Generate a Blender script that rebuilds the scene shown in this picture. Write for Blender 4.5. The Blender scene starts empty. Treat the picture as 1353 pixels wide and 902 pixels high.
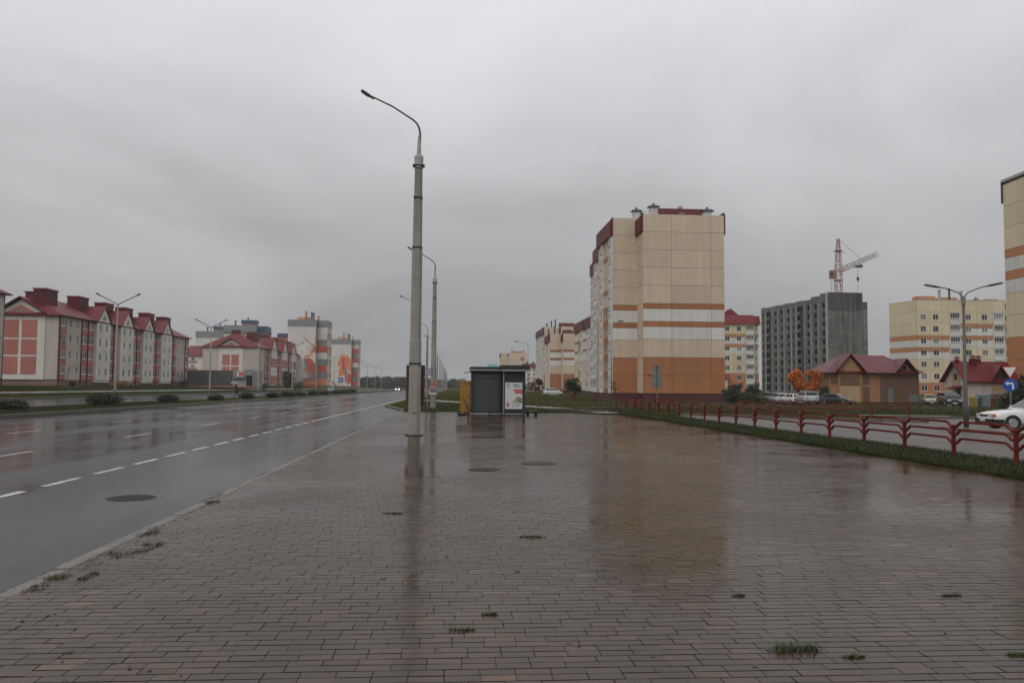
import bpy, bmesh, math, random
import numpy as np
from mathutils import Vector, Matrix
random.seed(7); rng = np.random.default_rng(7)
R = math.radians
SC = bpy.context.scene
COL = SC.collection
# ---------------------------------------------------------------- camera
F, CX, CY, CH = 1092.0, 676.5, 451.0, 1.6
PSI, TH, RO = R(4.0), R(3.18), R(0.42)
fw = Vector((math.sin(PSI)*math.cos(TH), math.cos(PSI)*math.cos(TH), math.sin(TH)))
r0 = Vector((math.cos(PSI), -math.sin(PSI), 0)); u0 = r0.cross(fw)
rt = r0*math.cos(RO)+u0*math.sin(RO); up = -r0*math.sin(RO)+u0*math.cos(RO)
cam = bpy.data.cameras.new('camera'); camo = bpy.data.objects.new('camera', cam); COL.objects.link(camo)
camo.matrix_world = Matrix(((rt.x, up.x, -fw.x, 0), (rt.y, up.y, -fw.y, 0), (rt.z, up.z, -fw.z, CH), (0, 0, 0, 1)))
cam.sensor_width = 36; cam.lens = 36*F/1353; cam.clip_start = .1; cam.clip_end = 9000
SC.camera = camo
# ---------------------------------------------------------------- world, sun, exposure
SUN_EL, SUN_AZ = R(48), R(215)          # the sun stands behind the camera's left shoulder, behind cloud
w = bpy.data.worlds.new('World'); SC.world = w; w.use_nodes = True
nt = w.node_tree; nt.nodes.clear()
def N(t, typ, **kw):
    n = t.nodes.new(typ)
    for k, v in kw.items():
        if hasattr(n, k): setattr(n, k, v)
        else: n.inputs[k].default_value = v
    return n
sky = N(nt, 'ShaderNodeTexSky'); sky.sky_type = 'NISHITA'; sky.sun_disc = False
sky.sun_elevation = SUN_EL; sky.sun_rotation = SUN_AZ; sky.air_density = 2; sky.dust_density = 4
geo = N(nt, 'ShaderNodeTexCoord')
sep = N(nt, 'ShaderNodeSeparateXYZ'); nt.links.new(geo.outputs['Generated'], sep.inputs[0])
# project direction on a cloud deck so that the clouds flatten towards the horizon
zc = N(nt, 'ShaderNodeMath', operation='MAXIMUM'); nt.links.new(sep.outputs[2], zc.inputs[0]); zc.inputs[1].default_value = 0.0
za = N(nt, 'ShaderNodeMath', operation='ADD'); nt.links.new(zc.outputs[0], za.inputs[0]); za.inputs[1].default_value = 0.34
dv = N(nt, 'ShaderNodeVectorMath', operation='DIVIDE'); nt.links.new(geo.outputs['Generated'], dv.inputs[0])
cmb = N(nt, 'ShaderNodeCombineXYZ')
for i in range(3): nt.links.new(za.outputs[0], cmb.inputs[i])
nt.links.new(cmb.outputs[0], dv.inputs[1])
n1 = N(nt, 'ShaderNodeTexNoise', Scale=1.25, Detail=5.0, Roughness=.5, Distortion=.5); nt.links.new(dv.outputs[0], n1.inputs['Vector'])
cr = N(nt, 'ShaderNodeMapRange'); nt.links.new(n1.outputs['Fac'], cr.inputs[0])
cr.inputs['From Min'].default_value = .3; cr.inputs['From Max'].default_value = .7
cr.inputs['To Min'].default_value = .8; cr.inputs['To Max'].default_value = 1.17
# overcast luminance: brighter overhead than at the horizon
gr = N(nt, 'ShaderNodeValToRGB'); nt.links.new(zc.outputs[0], gr.inputs[0])
el = gr.color_ramp.elements; el[0].position = 0; el[0].color = (.23, .23, .23, 1); el[1].position = 1; el[1].color = (.82, .82, .82, 1)
for q_, v_ in ((.1, .315), (.24, .45), (.43, .58)): e_ = el.new(q_); e_.color = (v_, v_, v_, 1)
ml = N(nt, 'ShaderNodeMath', operation='MULTIPLY'); nt.links.new(cr.outputs[0], ml.inputs[0]); nt.links.new(gr.outputs[0], ml.inputs[1])
tint = N(nt, 'ShaderNodeMix', data_type='RGBA', blend_type='MULTIPLY'); tint.inputs[0].default_value = 1
nt.links.new(ml.outputs[0], tint.inputs[6]); tint.inputs[7].default_value = (.985, .99, 1.02, 1)
b1 = N(nt, 'ShaderNodeBackground'); nt.links.new(tint.outputs[2], b1.inputs[0]); b1.inputs[1].default_value = 1.0
b2 = N(nt, 'ShaderNodeBackground'); nt.links.new(sky.outputs[0], b2.inputs[0]); b2.inputs[1].default_value = .05
mx = N(nt, 'ShaderNodeMixShader'); mx.inputs[0].default_value = .06
nt.links.new(b1.outputs[0], mx.inputs[1]); nt.links.new(b2.outputs[0], mx.inputs[2])
wo = N(nt, 'ShaderNodeOutputWorld'); nt.links.new(mx.outputs[0], wo.inputs[0])
sl = bpy.data.lights.new('sun', 'SUN'); sl.energy = .8; sl.angle = R(40); sl.color = (1, .96, .9)
so = bpy.data.objects.new('sun', sl); COL.objects.link(so)
sd = Vector((math.sin(SUN_AZ)*math.cos(SUN_EL), math.cos(SUN_AZ)*math.cos(SUN_EL), math.sin(SUN_EL)))
so.rotation_euler = sd.to_track_quat('Z', 'Y').to_euler()
SC.view_settings.view_transform = 'Standard'; SC.view_settings.look = 'None'
SC.view_settings.exposure = 0.32; SC.view_settings.gamma = 1
cy = SC.cycles
cy.use_denoising = True; cy.max_bounces = 6; cy.diffuse_bounces = 3; cy.glossy_bounces = 3
cy.transparent_max_bounces = 8; cy.volume_bounces = 1; cy.sample_clamp_indirect = 4
# ---------------------------------------------------------------- pixel helpers (measuring only)
def ray(x, y): return fw + rt*((x-CX)/F) - up*((y-CY)/F)
def G(x, y, z=0.0):
    d = ray(x, y); return Vector((0, 0, CH)) + d*((z-CH)/d.z)
def W(px, depth, py=None, z=0.0):
    """world XY of the column px at a given distance from the camera"""
    d = ray(px, 513 if py is None else py); p = d*depth
    return Vector((p.x, p.y, z if py is None else CH+p.z))
def Yat(px, X): d = ray(px, 513); return d.y*X/d.x
# ---------------------------------------------------------------- mesh helpers
class MB:
    def __init__(s): s.v = []; s.f = []
    def add(s, vs, fs):
        o = len(s.v); s.v += [tuple(v) for v in vs]; s.f += [tuple(i+o for i in f) for f in fs]; return s
    def poly(s, pts): return s.add(pts, [range(len(pts))])
    def box(s, x0, x1, y0, y1, z0, z1):
        v = [(x, y, z) for z in (z0, z1) for y in (y0, y1) for x in (x0, x1)]
        return s.add(v, [(0, 2, 3, 1), (4, 5, 7, 6), (0, 1, 5, 4), (2, 6, 7, 3), (0, 4, 6, 2), (1, 3, 7, 5)])
    def frust(s, x0, x1, y0, y1, z0, a0, a1, c0, c1, z1):
        v = [(x0, y0, z0), (x1, y0, z0), (x1, y1, z0), (x0, y1, z0), (a0, c0, z1), (a1, c0, z1), (a1, c1, z1), (a0, c1, z1)]
        return s.add(v, [(3, 2, 1, 0), (4, 5, 6, 7), (0, 1, 5, 4), (1, 2, 6, 5), (2, 3, 7, 6), (3, 0, 4, 7)])
    def prz(s, pts, z0, z1):      # polygon in xy extruded in z
        n = len(pts); v = [(p[0], p[1], z0) for p in pts]+[(p[0], p[1], z1) for p in pts]
        return s.add(v, [tuple(range(n-1, -1, -1)), tuple(range(n, 2*n))]+[(i, (i+1) % n, n+(i+1) % n, n+i) for i in range(n)])
    def pry(s, pts, y0, y1):      # polygon in xz extruded in y
        n = len(pts); v = [(p[0], y0, p[1]) for p in pts]+[(p[0], y1, p[1]) for p in pts]
        return s.add(v, [tuple(range(n)), tuple(range(2*n-1, n-1, -1))]+[((i+1) % n, i, n+i, n+(i+1) % n) for i in range(n)])
    def tube(s, path, rad, n=8, ph=0.0, sx=1.0):
        P = [Vector(p) for p in path]; m = len(P)
        if not hasattr(rad, '__len__'): rad = [rad]*m
        vs = []; ref = None
        for i, p in enumerate(P):
            t = (P[min(i+1, m-1)]-P[max(i-1, 0)]).normalized()
            a = Vector((0, 0, 1)) if abs(t.z) < .9 else Vector((0, 1, 0))
            if ref is not None and (ref-t*ref.dot(t)).length > .1: a = ref
            x = (a-t*a.dot(t)).normalized(); ref = x; y = t.cross(x)
            for k in range(n):
                g = 2*math.pi*k/n+ph; vs.append(p+x*(math.cos(g)*rad[i])+y*(math.sin(g)*rad[i]*sx))
        fs = [(i*n+k, i*n+(k+1) % n, (i+1)*n+(k+1) % n, (i+1)*n+k) for i in range(m-1) for k in range(n)]
        fs += [tuple(range(n-1, -1, -1)), tuple(range((m-1)*n, m*n))]
        return s.add(vs, fs)
    def lathe(s, prof, n=16, c=(0, 0, 0), axis='z'):
        vs = []
        for r, z in prof:
            for k in range(n):
                a = 2*math.pi*k/n; p = (r*math.cos(a), r*math.sin(a), z)
                if axis == 'y': p = (p[0], p[2], p[1])
                if axis == 'x': p = (p[2], p[0], p[1])
                vs.append((p[0]+c[0], p[1]+c[1], p[2]+c[2]))
        m = len(prof)
        fs = [(i*n+k, i*n+(k+1) % n, (i+1)*n+(k+1) % n, (i+1)*n+k) for i in range(m-1) for k in range(n)]
        fs += [tuple(range(n-1, -1, -1)), tuple(range((m-1)*n, m*n))]
        return s.add(vs, fs)
    def mesh(s, name, smooth=False):
        me = bpy.data.meshes.new(name); me.from_pydata(s.v, [], s.f)
        bm = bmesh.new(); bm.from_mesh(me); bmesh.ops.recalc_face_normals(bm, faces=bm.faces); bm.to_mesh(me); bm.free()
        if smooth:
            for p in me.polygons: p.use_smooth = True
        return me
def npmesh(name, V, Q, smooth=False):
    V = np.asarray(V, np.float32); Q = np.asarray(Q, np.int32); k = Q.shape[1]
    me = bpy.data.meshes.new(name); me.vertices.add(len(V)); me.vertices.foreach_set('co', V.ravel())
    me.loops.add(Q.size); me.loops.foreach_set('vertex_index', Q.ravel())
    me.polygons.add(len(Q)); me.polygons.foreach_set('loop_start', np.arange(0, Q.size, k, dtype=np.int32))
    me.update(calc_edges=True)
    me.polygons.foreach_set('use_smooth', np.full(len(Q), bool(smooth)))
    return me
def obj(name, m, mat=None, parent=None, loc=(0, 0, 0), rz=0.0, smooth=False, rot=None):
    if isinstance(m, MB): m = m.mesh(name, smooth)
    if mat is not None and not len(m.materials): m.materials.append(mat)
    o = bpy.data.objects.new(name, m); COL.objects.link(o)
    o.location = loc; o.rotation_euler = rot if rot else (0, 0, rz)
    if parent: o.parent = parent
    return o
def tag(o, label, cat, group=None):
    o['label'] = label; o['category'] = cat
    if group: o['group'] = group
    return o
def thing(name, label, cat, loc=(0, 0, 0), rz=0.0, group=None):
    o = bpy.data.objects.new(name, None); COL.objects.link(o); o.empty_display_size = .3
    o.location = loc; o.rotation_euler = (0, 0, rz); return tag(o, label, cat, group)
def struct(name, m, mat, parent=None, kind='structure'):
    o = obj(name, m, mat, parent)
    if not parent: o['kind'] = kind
    return o
def copy_tree(o, parent=None):
    c = o.copy(); COL.objects.link(c)
    if parent: c.parent = parent
    for ch in list(o.children): copy_tree(ch, c)
    return c
# ---------------------------------------------------------------- materials (world-position noise)
MATS = {}
def mat(name, col, rough=.6, var=.18, scale=.6, streak=0.0, bump=0.0, bscale=20, metal=0.0, spec=.5, coat=0.0, coat_r=.1, emit=None, scol=None, fine=0.0, wetmap=None):
    if name in MATS: return MATS[name]
    m = bpy.data.materials.new(name); m.use_nodes = True; t = m.node_tree; t.nodes.clear()
    L = t.links.new
    out = N(t, 'ShaderNodeOutputMaterial'); p = N(t, 'ShaderNodeBsdfPrincipled'); L(p.outputs[0], out.inputs[0])
    pos = N(t, 'ShaderNodeNewGeometry')
    no = N(t, 'ShaderNodeTexNoise', Scale=scale, Detail=5.0, Roughness=.6); L(pos.outputs['Position'], no.inputs['Vector'])
    mr = N(t, 'ShaderNodeMapRange'); L(no.outputs['Fac'], mr.inputs[0])
    mr.inputs['From Min'].default_value = .25; mr.inputs['From Max'].default_value = .75
    mr.inputs['To Min'].default_value = 1-var; mr.inputs['To Max'].default_value = 1+var
    fac = mr.outputs[0]
    if fine:
        nf = N(t, 'ShaderNodeTexNoise', Scale=scale*14, Detail=4.0); L(pos.outputs['Position'], nf.inputs['Vector'])
        m3 = N(t, 'ShaderNodeMapRange'); L(nf.outputs['Fac'], m3.inputs[0]); m3.inputs['From Min'].default_value = .3; m3.inputs['From Max'].default_value = .7
        m3.inputs['To Min'].default_value = 1-fine; m3.inputs['To Max'].default_value = 1+fine
        mm = N(t, 'ShaderNodeMath', operation='MULTIPLY'); L(fac, mm.inputs[0]); L(m3.outputs[0], mm.inputs[1]); fac = mm.outputs[0]
    if streak:
        mp = N(t, 'ShaderNodeVectorMath', operation='MULTIPLY'); L(pos.outputs['Position'], mp.inputs[0]); mp.inputs[1].default_value = (1.6, 1.6, .09)
        ns = N(t, 'ShaderNodeTexNoise', Scale=1.0, Detail=5.0, Roughness=.65); L(mp.outputs[0], ns.inputs['Vector'])
        m2 = N(t, 'ShaderNodeMapRange'); L(ns.outputs['Fac'], m2.inputs[0]); m2.inputs['From Min'].default_value = .42; m2.inputs['From Max'].default_value = .7
        m2.inputs['To Min'].default_value = 1; m2.inputs['To Max'].default_value = 1-streak
        mm = N(t, 'ShaderNodeMath', operation='MULTIPLY'); L(fac, mm.inputs[0]); L(m2.outputs[0], mm.inputs[1]); fac = mm.outputs[0]
    oi = N(t, 'ShaderNodeObjectInfo'); m5 = N(t, 'ShaderNodeMapRange'); L(oi.outputs['Random'], m5.inputs[0]); m5.inputs['To Min'].default_value = .94; m5.inputs['To Max'].default_value = 1.05
    mm = N(t, 'ShaderNodeMath', operation='MULTIPLY'); L(fac, mm.inputs[0]); L(m5.outputs[0], mm.inputs[1]); fac = mm.outputs[0]
    base = N(t, 'ShaderNodeMix', data_type='RGBA', blend_type='MULTIPLY'); base.inputs[0].default_value = 1
    base.inputs[6].default_value = (*col, 1); L(fac, base.inputs[7]); cout = base.outputs[2]
    if scol:
        nb = N(t, 'ShaderNodeTexNoise', Scale=scale*2.3, Detail=6.0, Roughness=.65); L(pos.outputs['Position'], nb.inputs['Vector'])
        m4 = N(t, 'ShaderNodeMapRange'); L(nb.outputs['Fac'], m4.inputs[0]); m4.inputs['From Min'].default_value = .42; m4.inputs['From Max'].default_value = .62
        mx = N(t, 'ShaderNodeMix', data_type='RGBA'); L(m4.outputs[0], mx.inputs[0]); L(cout, mx.inputs[6]); mx.inputs[7].default_value = (*scol, 1); cout = mx.outputs[2]
    L(cout, p.inputs['Base Color'])
    p.inputs['Roughness'].default_value = rough; p.inputs['Metallic'].default_value = metal
    p.inputs['Specular IOR Level'].default_value = spec
    if coat: p.inputs['Coat Weight'].default_value = coat; p.inputs['Coat Roughness'].default_value = coat_r; p.inputs['Coat IOR'].default_value = 1.33
    if emit: p.inputs['Emission Color'].default_value = (*emit[:3], 1); p.inputs['Emission Strength'].default_value = emit[3]
    if bump:
        nb = N(t, 'ShaderNodeTexNoise', Scale=bscale, Detail=4.0); L(pos.outputs['Position'], nb.inputs['Vector'])
        bp = N(t, 'ShaderNodeBump', Strength=bump, Distance=.02); L(nb.outputs['Fac'], bp.inputs['Height']); L(bp.outputs[0], p.inputs['Normal'])
    MATS[name] = m; return m
M = {}
M['cream'] = mat('cream concrete panel', (.56, .455, .335), .8, .06, .35, .12)
M['brown'] = mat('terracotta painted panel', (.35, .145, .065), .8, .1, .35, .14)
M['white'] = mat('white painted panel', (.62, .605, .57), .8, .06, .35, .12)
M['yellow'] = mat('pale yellow panel', (.62, .525, .355), .8, .06, .3, .1)
M['orange'] = mat('orange painted panel', (.45, .195, .09), .8, .08, .3, .1)
M['joint'] = mat('grey panel joint', (.16, .14, .12), .9)
M['plinth'] = mat('dark red plinth', (.075, .017, .018), .6, .2)
M['attic'] = mat('dark red sheet metal', (.10, .010, .013), .6, .15, .8, spec=.3)
M['roofred'] = mat('red metal roof', (.125, .012, .014), .55, .2, .5, .2, spec=.35)
M['roofred2'] = mat('maroon metal roof', (.115, .018, .024), .5, .2, .5, .2, spec=.4)
M['pink'] = mat('pink painted panel', (.40, .145, .115), .8, .1, .4, .1)
M['lbeige'] = mat('greyish beige render', (.45, .405, .36), .85, .1, .4, .15)
M['lwhite'] = mat('off white render', (.62, .595, .55), .85, .1, .4, .12)
M['frame'] = mat('white window frame', (.7, .7, .69), .4, .05)
M['pane0'] = mat('dark window glass', (.022, .025, .028), .06, .3, 1.5, spec=.6)
M['pane1'] = mat('window glass with curtain', (.17, .17, .165), .08, .3, 1.5, spec=.6)
M['pane2'] = mat('window glass half dark', (.07, .073, .075), .06, .3, 1.5, spec=.6)
PANES = [M['pane0'], M['pane0'], M['pane2'], M['pane1']]
M['concrete'] = mat('raw concrete', (.15, .15, .14), .85, .25, .3, .6, fine=.15)
M['concreted'] = mat('rain stained concrete', (.085, .085, .078), .85, .25, .4, .7, fine=.15)
M['concrete2'] = mat('pale concrete edge', (.38, .38, .36), .85, .15, .4, .25)
M['pole'] = mat('weathered concrete pole', (.27, .25, .222), .75, .2, 1.2, .4, bump=.2, bscale=40, fine=.12)
M['steel'] = mat('galvanised steel', (.24, .245, .25), .45, .15, 2, metal=.6)
M['dark'] = mat('dark metal', (.03, .031, .033), .4, .2, 2)
M['black'] = mat('black rubber', (.012, .012, .012), .7)
M['red'] = mat('red fence paint', (.135, .013, .008), .45, .4, 2.5, .3, spec=.22, fine=.3)
M['gattic'] = mat('grey sheet parapet', (.20, .215, .225), .6, .1)
M['bluemetal'] = mat('blue sheet metal', (.035, .06, .13), .5, .1)
M['murO'] = mat('orange mural paint', (.62, .2, .08), .85, .15, .25)
M['murR'] = mat('red mural paint', (.45, .075, .045), .85, .15, .25)
M['murG'] = mat('grey mural paint', (.2, .2, .2), .85, .15, .25)
M['kiosk'] = mat('charcoal kiosk panel', (.026, .030, .032), .5, .15, 1.5, .2)
M['kiosk2'] = mat('slate shutter', (.048, .053, .055), .55, .12, 1.5, .2)
M['silver'] = mat('silver trim', (.4, .4, .4), .35, .1, metal=.5)
M['poster'] = mat('white poster', (.52, .53, .54), .3, .04)
M['pred'] = mat('red print', (.5, .09, .1), .4, .05)
M['ptxt'] = mat('dark print', (.08, .085, .1), .5, .05)
M['ptan'] = mat('tan print', (.36, .3, .2), .5, .1)
M['yel'] = mat('ochre yellow paint', (.38, .2, .026), .45, .15, 1.5, .3)
M['brownboard'] = mat('brown board', (.085, .042, .038), .6, .2, 2, .25)
M['kerb'] = mat('wet kerb concrete', (.12, .106, .09), .8, .3, 2.5, fine=.3, spec=.1, coat=.6, coat_r=.25)
M['mark'] = mat('worn white road paint', (.36, .36, .35), .5, .4, 4, fine=.55, coat=.4, coat_r=.2)
M['iron'] = mat('wet cast iron', (.022, .019, .017), .6, .4, 8, spec=.2)
M['path'] = mat('wet footpath', (.17, .165, .155), .3, .2, 1, coat=.6, coat_r=.2, fine=.15)
M['bark'] = mat('bark', (.05, .04, .03), .9, .3, 6)
M['grass'] = mat('grass blades', (.028, .04, .008), .8, .35, 2.5, fine=.2)
M['grassdry'] = mat('weed blades', (.045, .06, .016), .55, .35, 4, fine=.2)
M['lawn'] = mat('autumn lawn', (.036, .043, .011), 1.0, .3, .35, fine=.4, scol=(.052, .043, .016), spec=0.0)
M['juniper'] = mat('dark juniper foliage', (.022, .034, .018), .7, .35, 2)
M['leafdk'] = mat('dark green foliage', (.03, .042, .018), .65, .4, 1.2)
M['leafgr'] = mat('dull green foliage', (.05, .06, .022), .65, .4, 1.2)
M['leafor'] = mat('orange autumn foliage', (.48, .13, .012), .65, .3, .8)
M['leafye'] = mat('ochre autumn foliage', (.27, .14, .03), .65, .35, 1.2)
M['glass'] = mat('car glass', (.018, .021, .023), .08, .1, spec=.3)
M['tyre'] = mat('tyre rubber', (.02, .02, .02), .75)
M['rim'] = mat('alloy rim', (.35, .35, .35), .35, .1, metal=.6)
M['lampw'] = mat('headlight glass', (.6, .6, .58), .15, .05)
M['lampo'] = mat('amber lens', (.5, .16, .03), .2, .05)
M['lampr'] = mat('red lens', (.3, .015, .015), .2, .05)
M['lit'] = mat('lit headlight', (.9, .9, .85), .2, .01, emit=(1, .97, .88, 14))
M['skin'] = mat('skin', (.45, .28, .2), .6)
M['signblue'] = mat('blue sign face', (.012, .07, .32), .35, .05)
M['signwhite'] = mat('white sign face', (.62, .63, .64), .35, .06)
M['signgrey'] = mat('grey sign back', (.13, .16, .165), .5, .12, 2)
M['signred'] = mat('red sign border', (.36, .05, .05), .4, .05)
def paint(name, c): return mat(name+' car paint', c, .28, .06, 1, coat=1, coat_r=.05)

# wet ground materials -------------------------------------------------------
def wetmat(name, build):
    m = bpy.data.materials.new(name); m.use_nodes = True; t = m.node_tree; t.nodes.clear()
    out = N(t, 'ShaderNodeOutputMaterial'); p = N(t, 'ShaderNodeBsdfPrincipled'); t.links.new(p.outputs[0], out.inputs[0])
    pos = N(t, 'ShaderNodeNewGeometry'); build(t, p, pos.outputs['Position']); return m
def noise(t, vec, scale, detail=4.0, rough=.55, mul=None, lo=.3, hi=.7, a=0.0, b=1.0, dist=0.0):
    if mul:
        v = N(t, 'ShaderNodeVectorMath', operation='MULTIPLY'); t.links.new(vec, v.inputs[0]); v.inputs[1].default_value = mul; vec = v.outputs[0]
    n = N(t, 'ShaderNodeTexNoise', Scale=scale, Detail=detail, Roughness=rough, Distortion=dist); t.links.new(vec, n.inputs['Vector'])
    r = N(t, 'ShaderNodeMapRange'); t.links.new(n.outputs['Fac'], r.inputs[0])
    for k, v in zip(('From Min', 'From Max', 'To Min', 'To Max'), (lo, hi, a, b)): r.inputs[k].default_value = v
    return r.outputs[0]
def mixc(t, f, a, b, blend='MIX'):
    m = N(t, 'ShaderNodeMix', data_type='RGBA', blend_type=blend)
    for k, v in ((0, f), (6, a), (7, b)):
        if hasattr(v, 'is_linked'): t.links.new(v, m.inputs[k])
        else: m.inputs[k].default_value = v if k == 0 else (*v, 1)
    return m.outputs[2]
def addbump(t, p, h, strength, dist, inp=('Normal',)):
    b = N(t, 'ShaderNodeBump', Strength=strength, Distance=dist); t.links.new(h, b.inputs['Height'])
    for i in inp: t.links.new(b.outputs[0], p.inputs[i])
def m2(t, op, a, b):
    n = N(t, 'ShaderNodeMath', operation=op)
    for i, v in enumerate((a, b)):
        if hasattr(v, 'is_linked'): t.links.new(v, n.inputs[i])
        else: n.inputs[i].default_value = v
    return n.outputs[0]
def b_asphalt(t, p, pos):
    agg = m2(t, 'MULTIPLY', noise(t, pos, 90, 3, .7, a=.6, b=1.4), noise(t, pos, 22, 4, .7, a=.75, b=1.3))
    big = m2(t, 'MULTIPLY', noise(t, pos, .5, 5, .6, mul=(1, .35, 1), a=.65, b=1.35), noise(t, pos, .8, 3, .5, mul=(1, .03, 1), a=.8, b=1.25))
    c = mixc(t, 1.0, (.026, .0255, .026), m2(t, 'MULTIPLY', agg, big), 'MULTIPLY')
    t.links.new(c, p.inputs['Base Color'])
    trk = noise(t, pos, .8, 3, .5, mul=(1, .03, 1), lo=.35, hi=.65)
    wet = m2(t, 'ADD', m2(t, 'MULTIPLY', noise(t, pos, .35, 6, .62, mul=(1, .28, 1), lo=.42, hi=.6, dist=.5), .7), m2(t, 'MULTIPLY', trk, .4))      # water lies along the wheel tracks
    rr = N(t, 'ShaderNodeMapRange'); t.links.new(wet, rr.inputs[0]); rr.inputs['To Min'].default_value = .05; rr.inputs['To Max'].default_value = .24
    p.inputs['Roughness'].default_value = .7; p.inputs['Specular IOR Level'].default_value = .05
    p.inputs['Coat Weight'].default_value = .62; p.inputs['Coat IOR'].default_value = 1.33
    t.links.new(rr.outputs[0], p.inputs['Coat Roughness'])
    h = m2(t, 'ADD', noise(t, pos, 5, 3), m2(t, 'MULTIPLY', noise(t, pos, 90, 2), .12))
    addbump(t, p, h, .14, .005, ('Coat Normal',))
    addbump(t, p, noise(t, pos, 90, 2), .5, .006)
M['asphalt'] = wetmat('wet asphalt', b_asphalt)
def b_gravel(t, p, pos):
    agg = m2(t, 'MULTIPLY', noise(t, pos, 13, 5, .75, lo=.35, hi=.65, a=.45, b=1.7), noise(t, pos, 38, 3, .7, a=.7, b=1.3))
    c = mixc(t, noise(t, pos, 8, 4), (.05, .043, .04), (.08, .065, .057))
    c = mixc(t, 1.0, c, agg, 'MULTIPLY'); t.links.new(c, p.inputs['Base Color'])
    p.inputs['Roughness'].default_value = .8; p.inputs['Specular IOR Level'].default_value = .1
    p.inputs['Coat Weight'].default_value = .7; p.inputs['Coat IOR'].default_value = 1.33
    t.links.new(noise(t, pos, .5, 5, .6, a=.2, b=.45), p.inputs['Coat Roughness'])
    addbump(t, p, noise(t, pos, 16, 5, .7), 1.0, .02, ('Normal',)); addbump(t, p, noise(t, pos, 16, 5, .7), .55, .012, ('Coat Normal',))
M['gravel'] = wetmat('coarse wet asphalt', b_gravel)
def brick_common(t, p, pos, c):
    dirt = m2(t, 'MULTIPLY', noise(t, pos, 1.3, 6, .65, a=.68, b=1.22), noise(t, pos, .28, 4, .6, a=.8, b=1.2)); fine = noise(t, pos, 130, 3, .7, a=.75, b=1.25)
    c = mixc(t, 1.0, c, m2(t, 'MULTIPLY', dirt, fine), 'MULTIPLY'); t.links.new(c, p.inputs['Base Color'])
    film = noise(t, pos, .33, 6, .6, lo=.4, hi=.62, dist=.4)
    rr = N(t, 'ShaderNodeMapRange'); t.links.new(film, rr.inputs[0]); rr.inputs['To Min'].default_value = .1; rr.inputs['To Max'].default_value = .25
    p.inputs['Roughness'].default_value = .5; p.inputs['Specular IOR Level'].default_value = .0
    p.inputs['Coat Weight'].default_value = .8; p.inputs['Coat IOR'].default_value = 1.33
    t.links.new(rr.outputs[0], p.inputs['Coat Roughness'])
    addbump(t, p, noise(t, pos, 120, 3), .35, .004)
    addbump(t, p, m2(t, 'ADD', noise(t, pos, 7, 3), m2(t, 'MULTIPLY', noise(t, pos, 120, 2), .06)), .1, .004, ('Coat Normal',))
def b_brick(t, p, pos):
    a = N(t, 'ShaderNodeAttribute', attribute_name='tone')
    ramp = N(t, 'ShaderNodeValToRGB'); t.links.new(a.outputs['Fac'], ramp.inputs[0])
    e = ramp.color_ramp.elements; e[0].position = 0; e[0].color = (.036, .024, .015, 1); e[1].position = 1; e[1].color = (.11, .06, .032, 1)
    for q, cc in ((.45, (.049, .031, .019, 1)), (.8, (.063, .038, .022, 1)), (.93, (.078, .043, .025, 1))):
        k = e.new(q); k.color = cc
    brick_common(t, p, pos, ramp.outputs[0])
M['brick'] = wetmat('wet paving brick', b_brick)
def b_bed(t, p, pos):
    t.links.new(mixc(t, noise(t, pos, 9, 4), (.008, .0065, .005), (.018, .014, .010)), p.inputs['Base Color']); p.inputs['Roughness'].default_value = .5; p.inputs['Specular IOR Level'].default_value = .25
M['bed'] = wetmat('wet joint sand and shade', b_bed)
def b_water(t, p, pos): pass
mw = bpy.data.materials.new('rain water'); mw.use_nodes = True; t = mw.node_tree; t.nodes.clear()
o_ = N(t, 'ShaderNodeOutputMaterial'); fr = N(t, 'ShaderNodeFresnel', IOR=1.33); gl = N(t, 'ShaderNodeBsdfGlossy', Roughness=.03); tr = N(t, 'ShaderNodeBsdfTransparent'); ms = N(t, 'ShaderNodeMixShader')
ps = N(t, 'ShaderNodeNewGeometry'); bp = N(t, 'ShaderNodeBump', Strength=.12, Distance=.004); t.links.new(noise(t, ps.outputs['Position'], 6, 3), bp.inputs['Height'])
t.links.new(bp.outputs[0], gl.inputs['Normal']); tr.inputs[0].default_value = (.93, .91, .88, 1)
t.links.new(fr.outputs[0], ms.inputs[0]); t.links.new(tr.outputs[0], ms.inputs[1]); t.links.new(gl.outputs[0], ms.inputs[2]); t.links.new(ms.outputs[0], o_.inputs[0])
M['water'] = mw

# ================================================================ SETTING
ZR = -.06
def ss(a, b, x):
    q = min(max((x-a)/(b-a), 0), 1); return q*q*(3-2*q)
def zl(X, Y):        # lawn on the right falls away towards the tower blocks
    return .05-.46*ss(55, 115, Y)*ss(2, 22, X)
def zleft(X):
    P = [(-2500, 1.6), (-66, 1.4), (-52, .55), (-47, .25), (-45.1, .12)]
    for (a, b), (c, d) in zip(P, P[1:]):
        if X <= c: return b+(d-b)*(X-a)/(c-a)
    return .12
def sheet(name, pts, z, mt, kind='structure', parent=None):
    mb = MB(); mb.poly([(x, y, z) for x, y in pts]); return struct(name, mb, mt, parent, kind)
def grid(xs, ys, zf):
    V = [(x, y, zf(x, y)) for y in ys for x in xs]; n = len(xs)
    Q = [(j*n+i, j*n+i+1, (j+1)*n+i+1, (j+1)*n+i) for j in range(len(ys)-1) for i in range(n-1)]
    return V, Q
g = MB(); g.poly([(-3000, -200, -.9), (3000, -200, -.9), (3000, 4000, -.9), (-3000, 4000, -.9)]); struct('ground', g, M['lawn'])
V, Q = grid([-2500, -300, -120, -66, -60, -52, -47, -45.1], [-200, 0, 60, 120, 200, 400, 900, 3500], lambda x, y: zleft(x))
struct('lawn', npmesh('lawn', V, Q), M['lawn'])
xs = [-5.7, 0, 2, 6, 9, 12, 15, 18, 22, 30, 45, 80, 150, 400, 2500]
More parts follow.
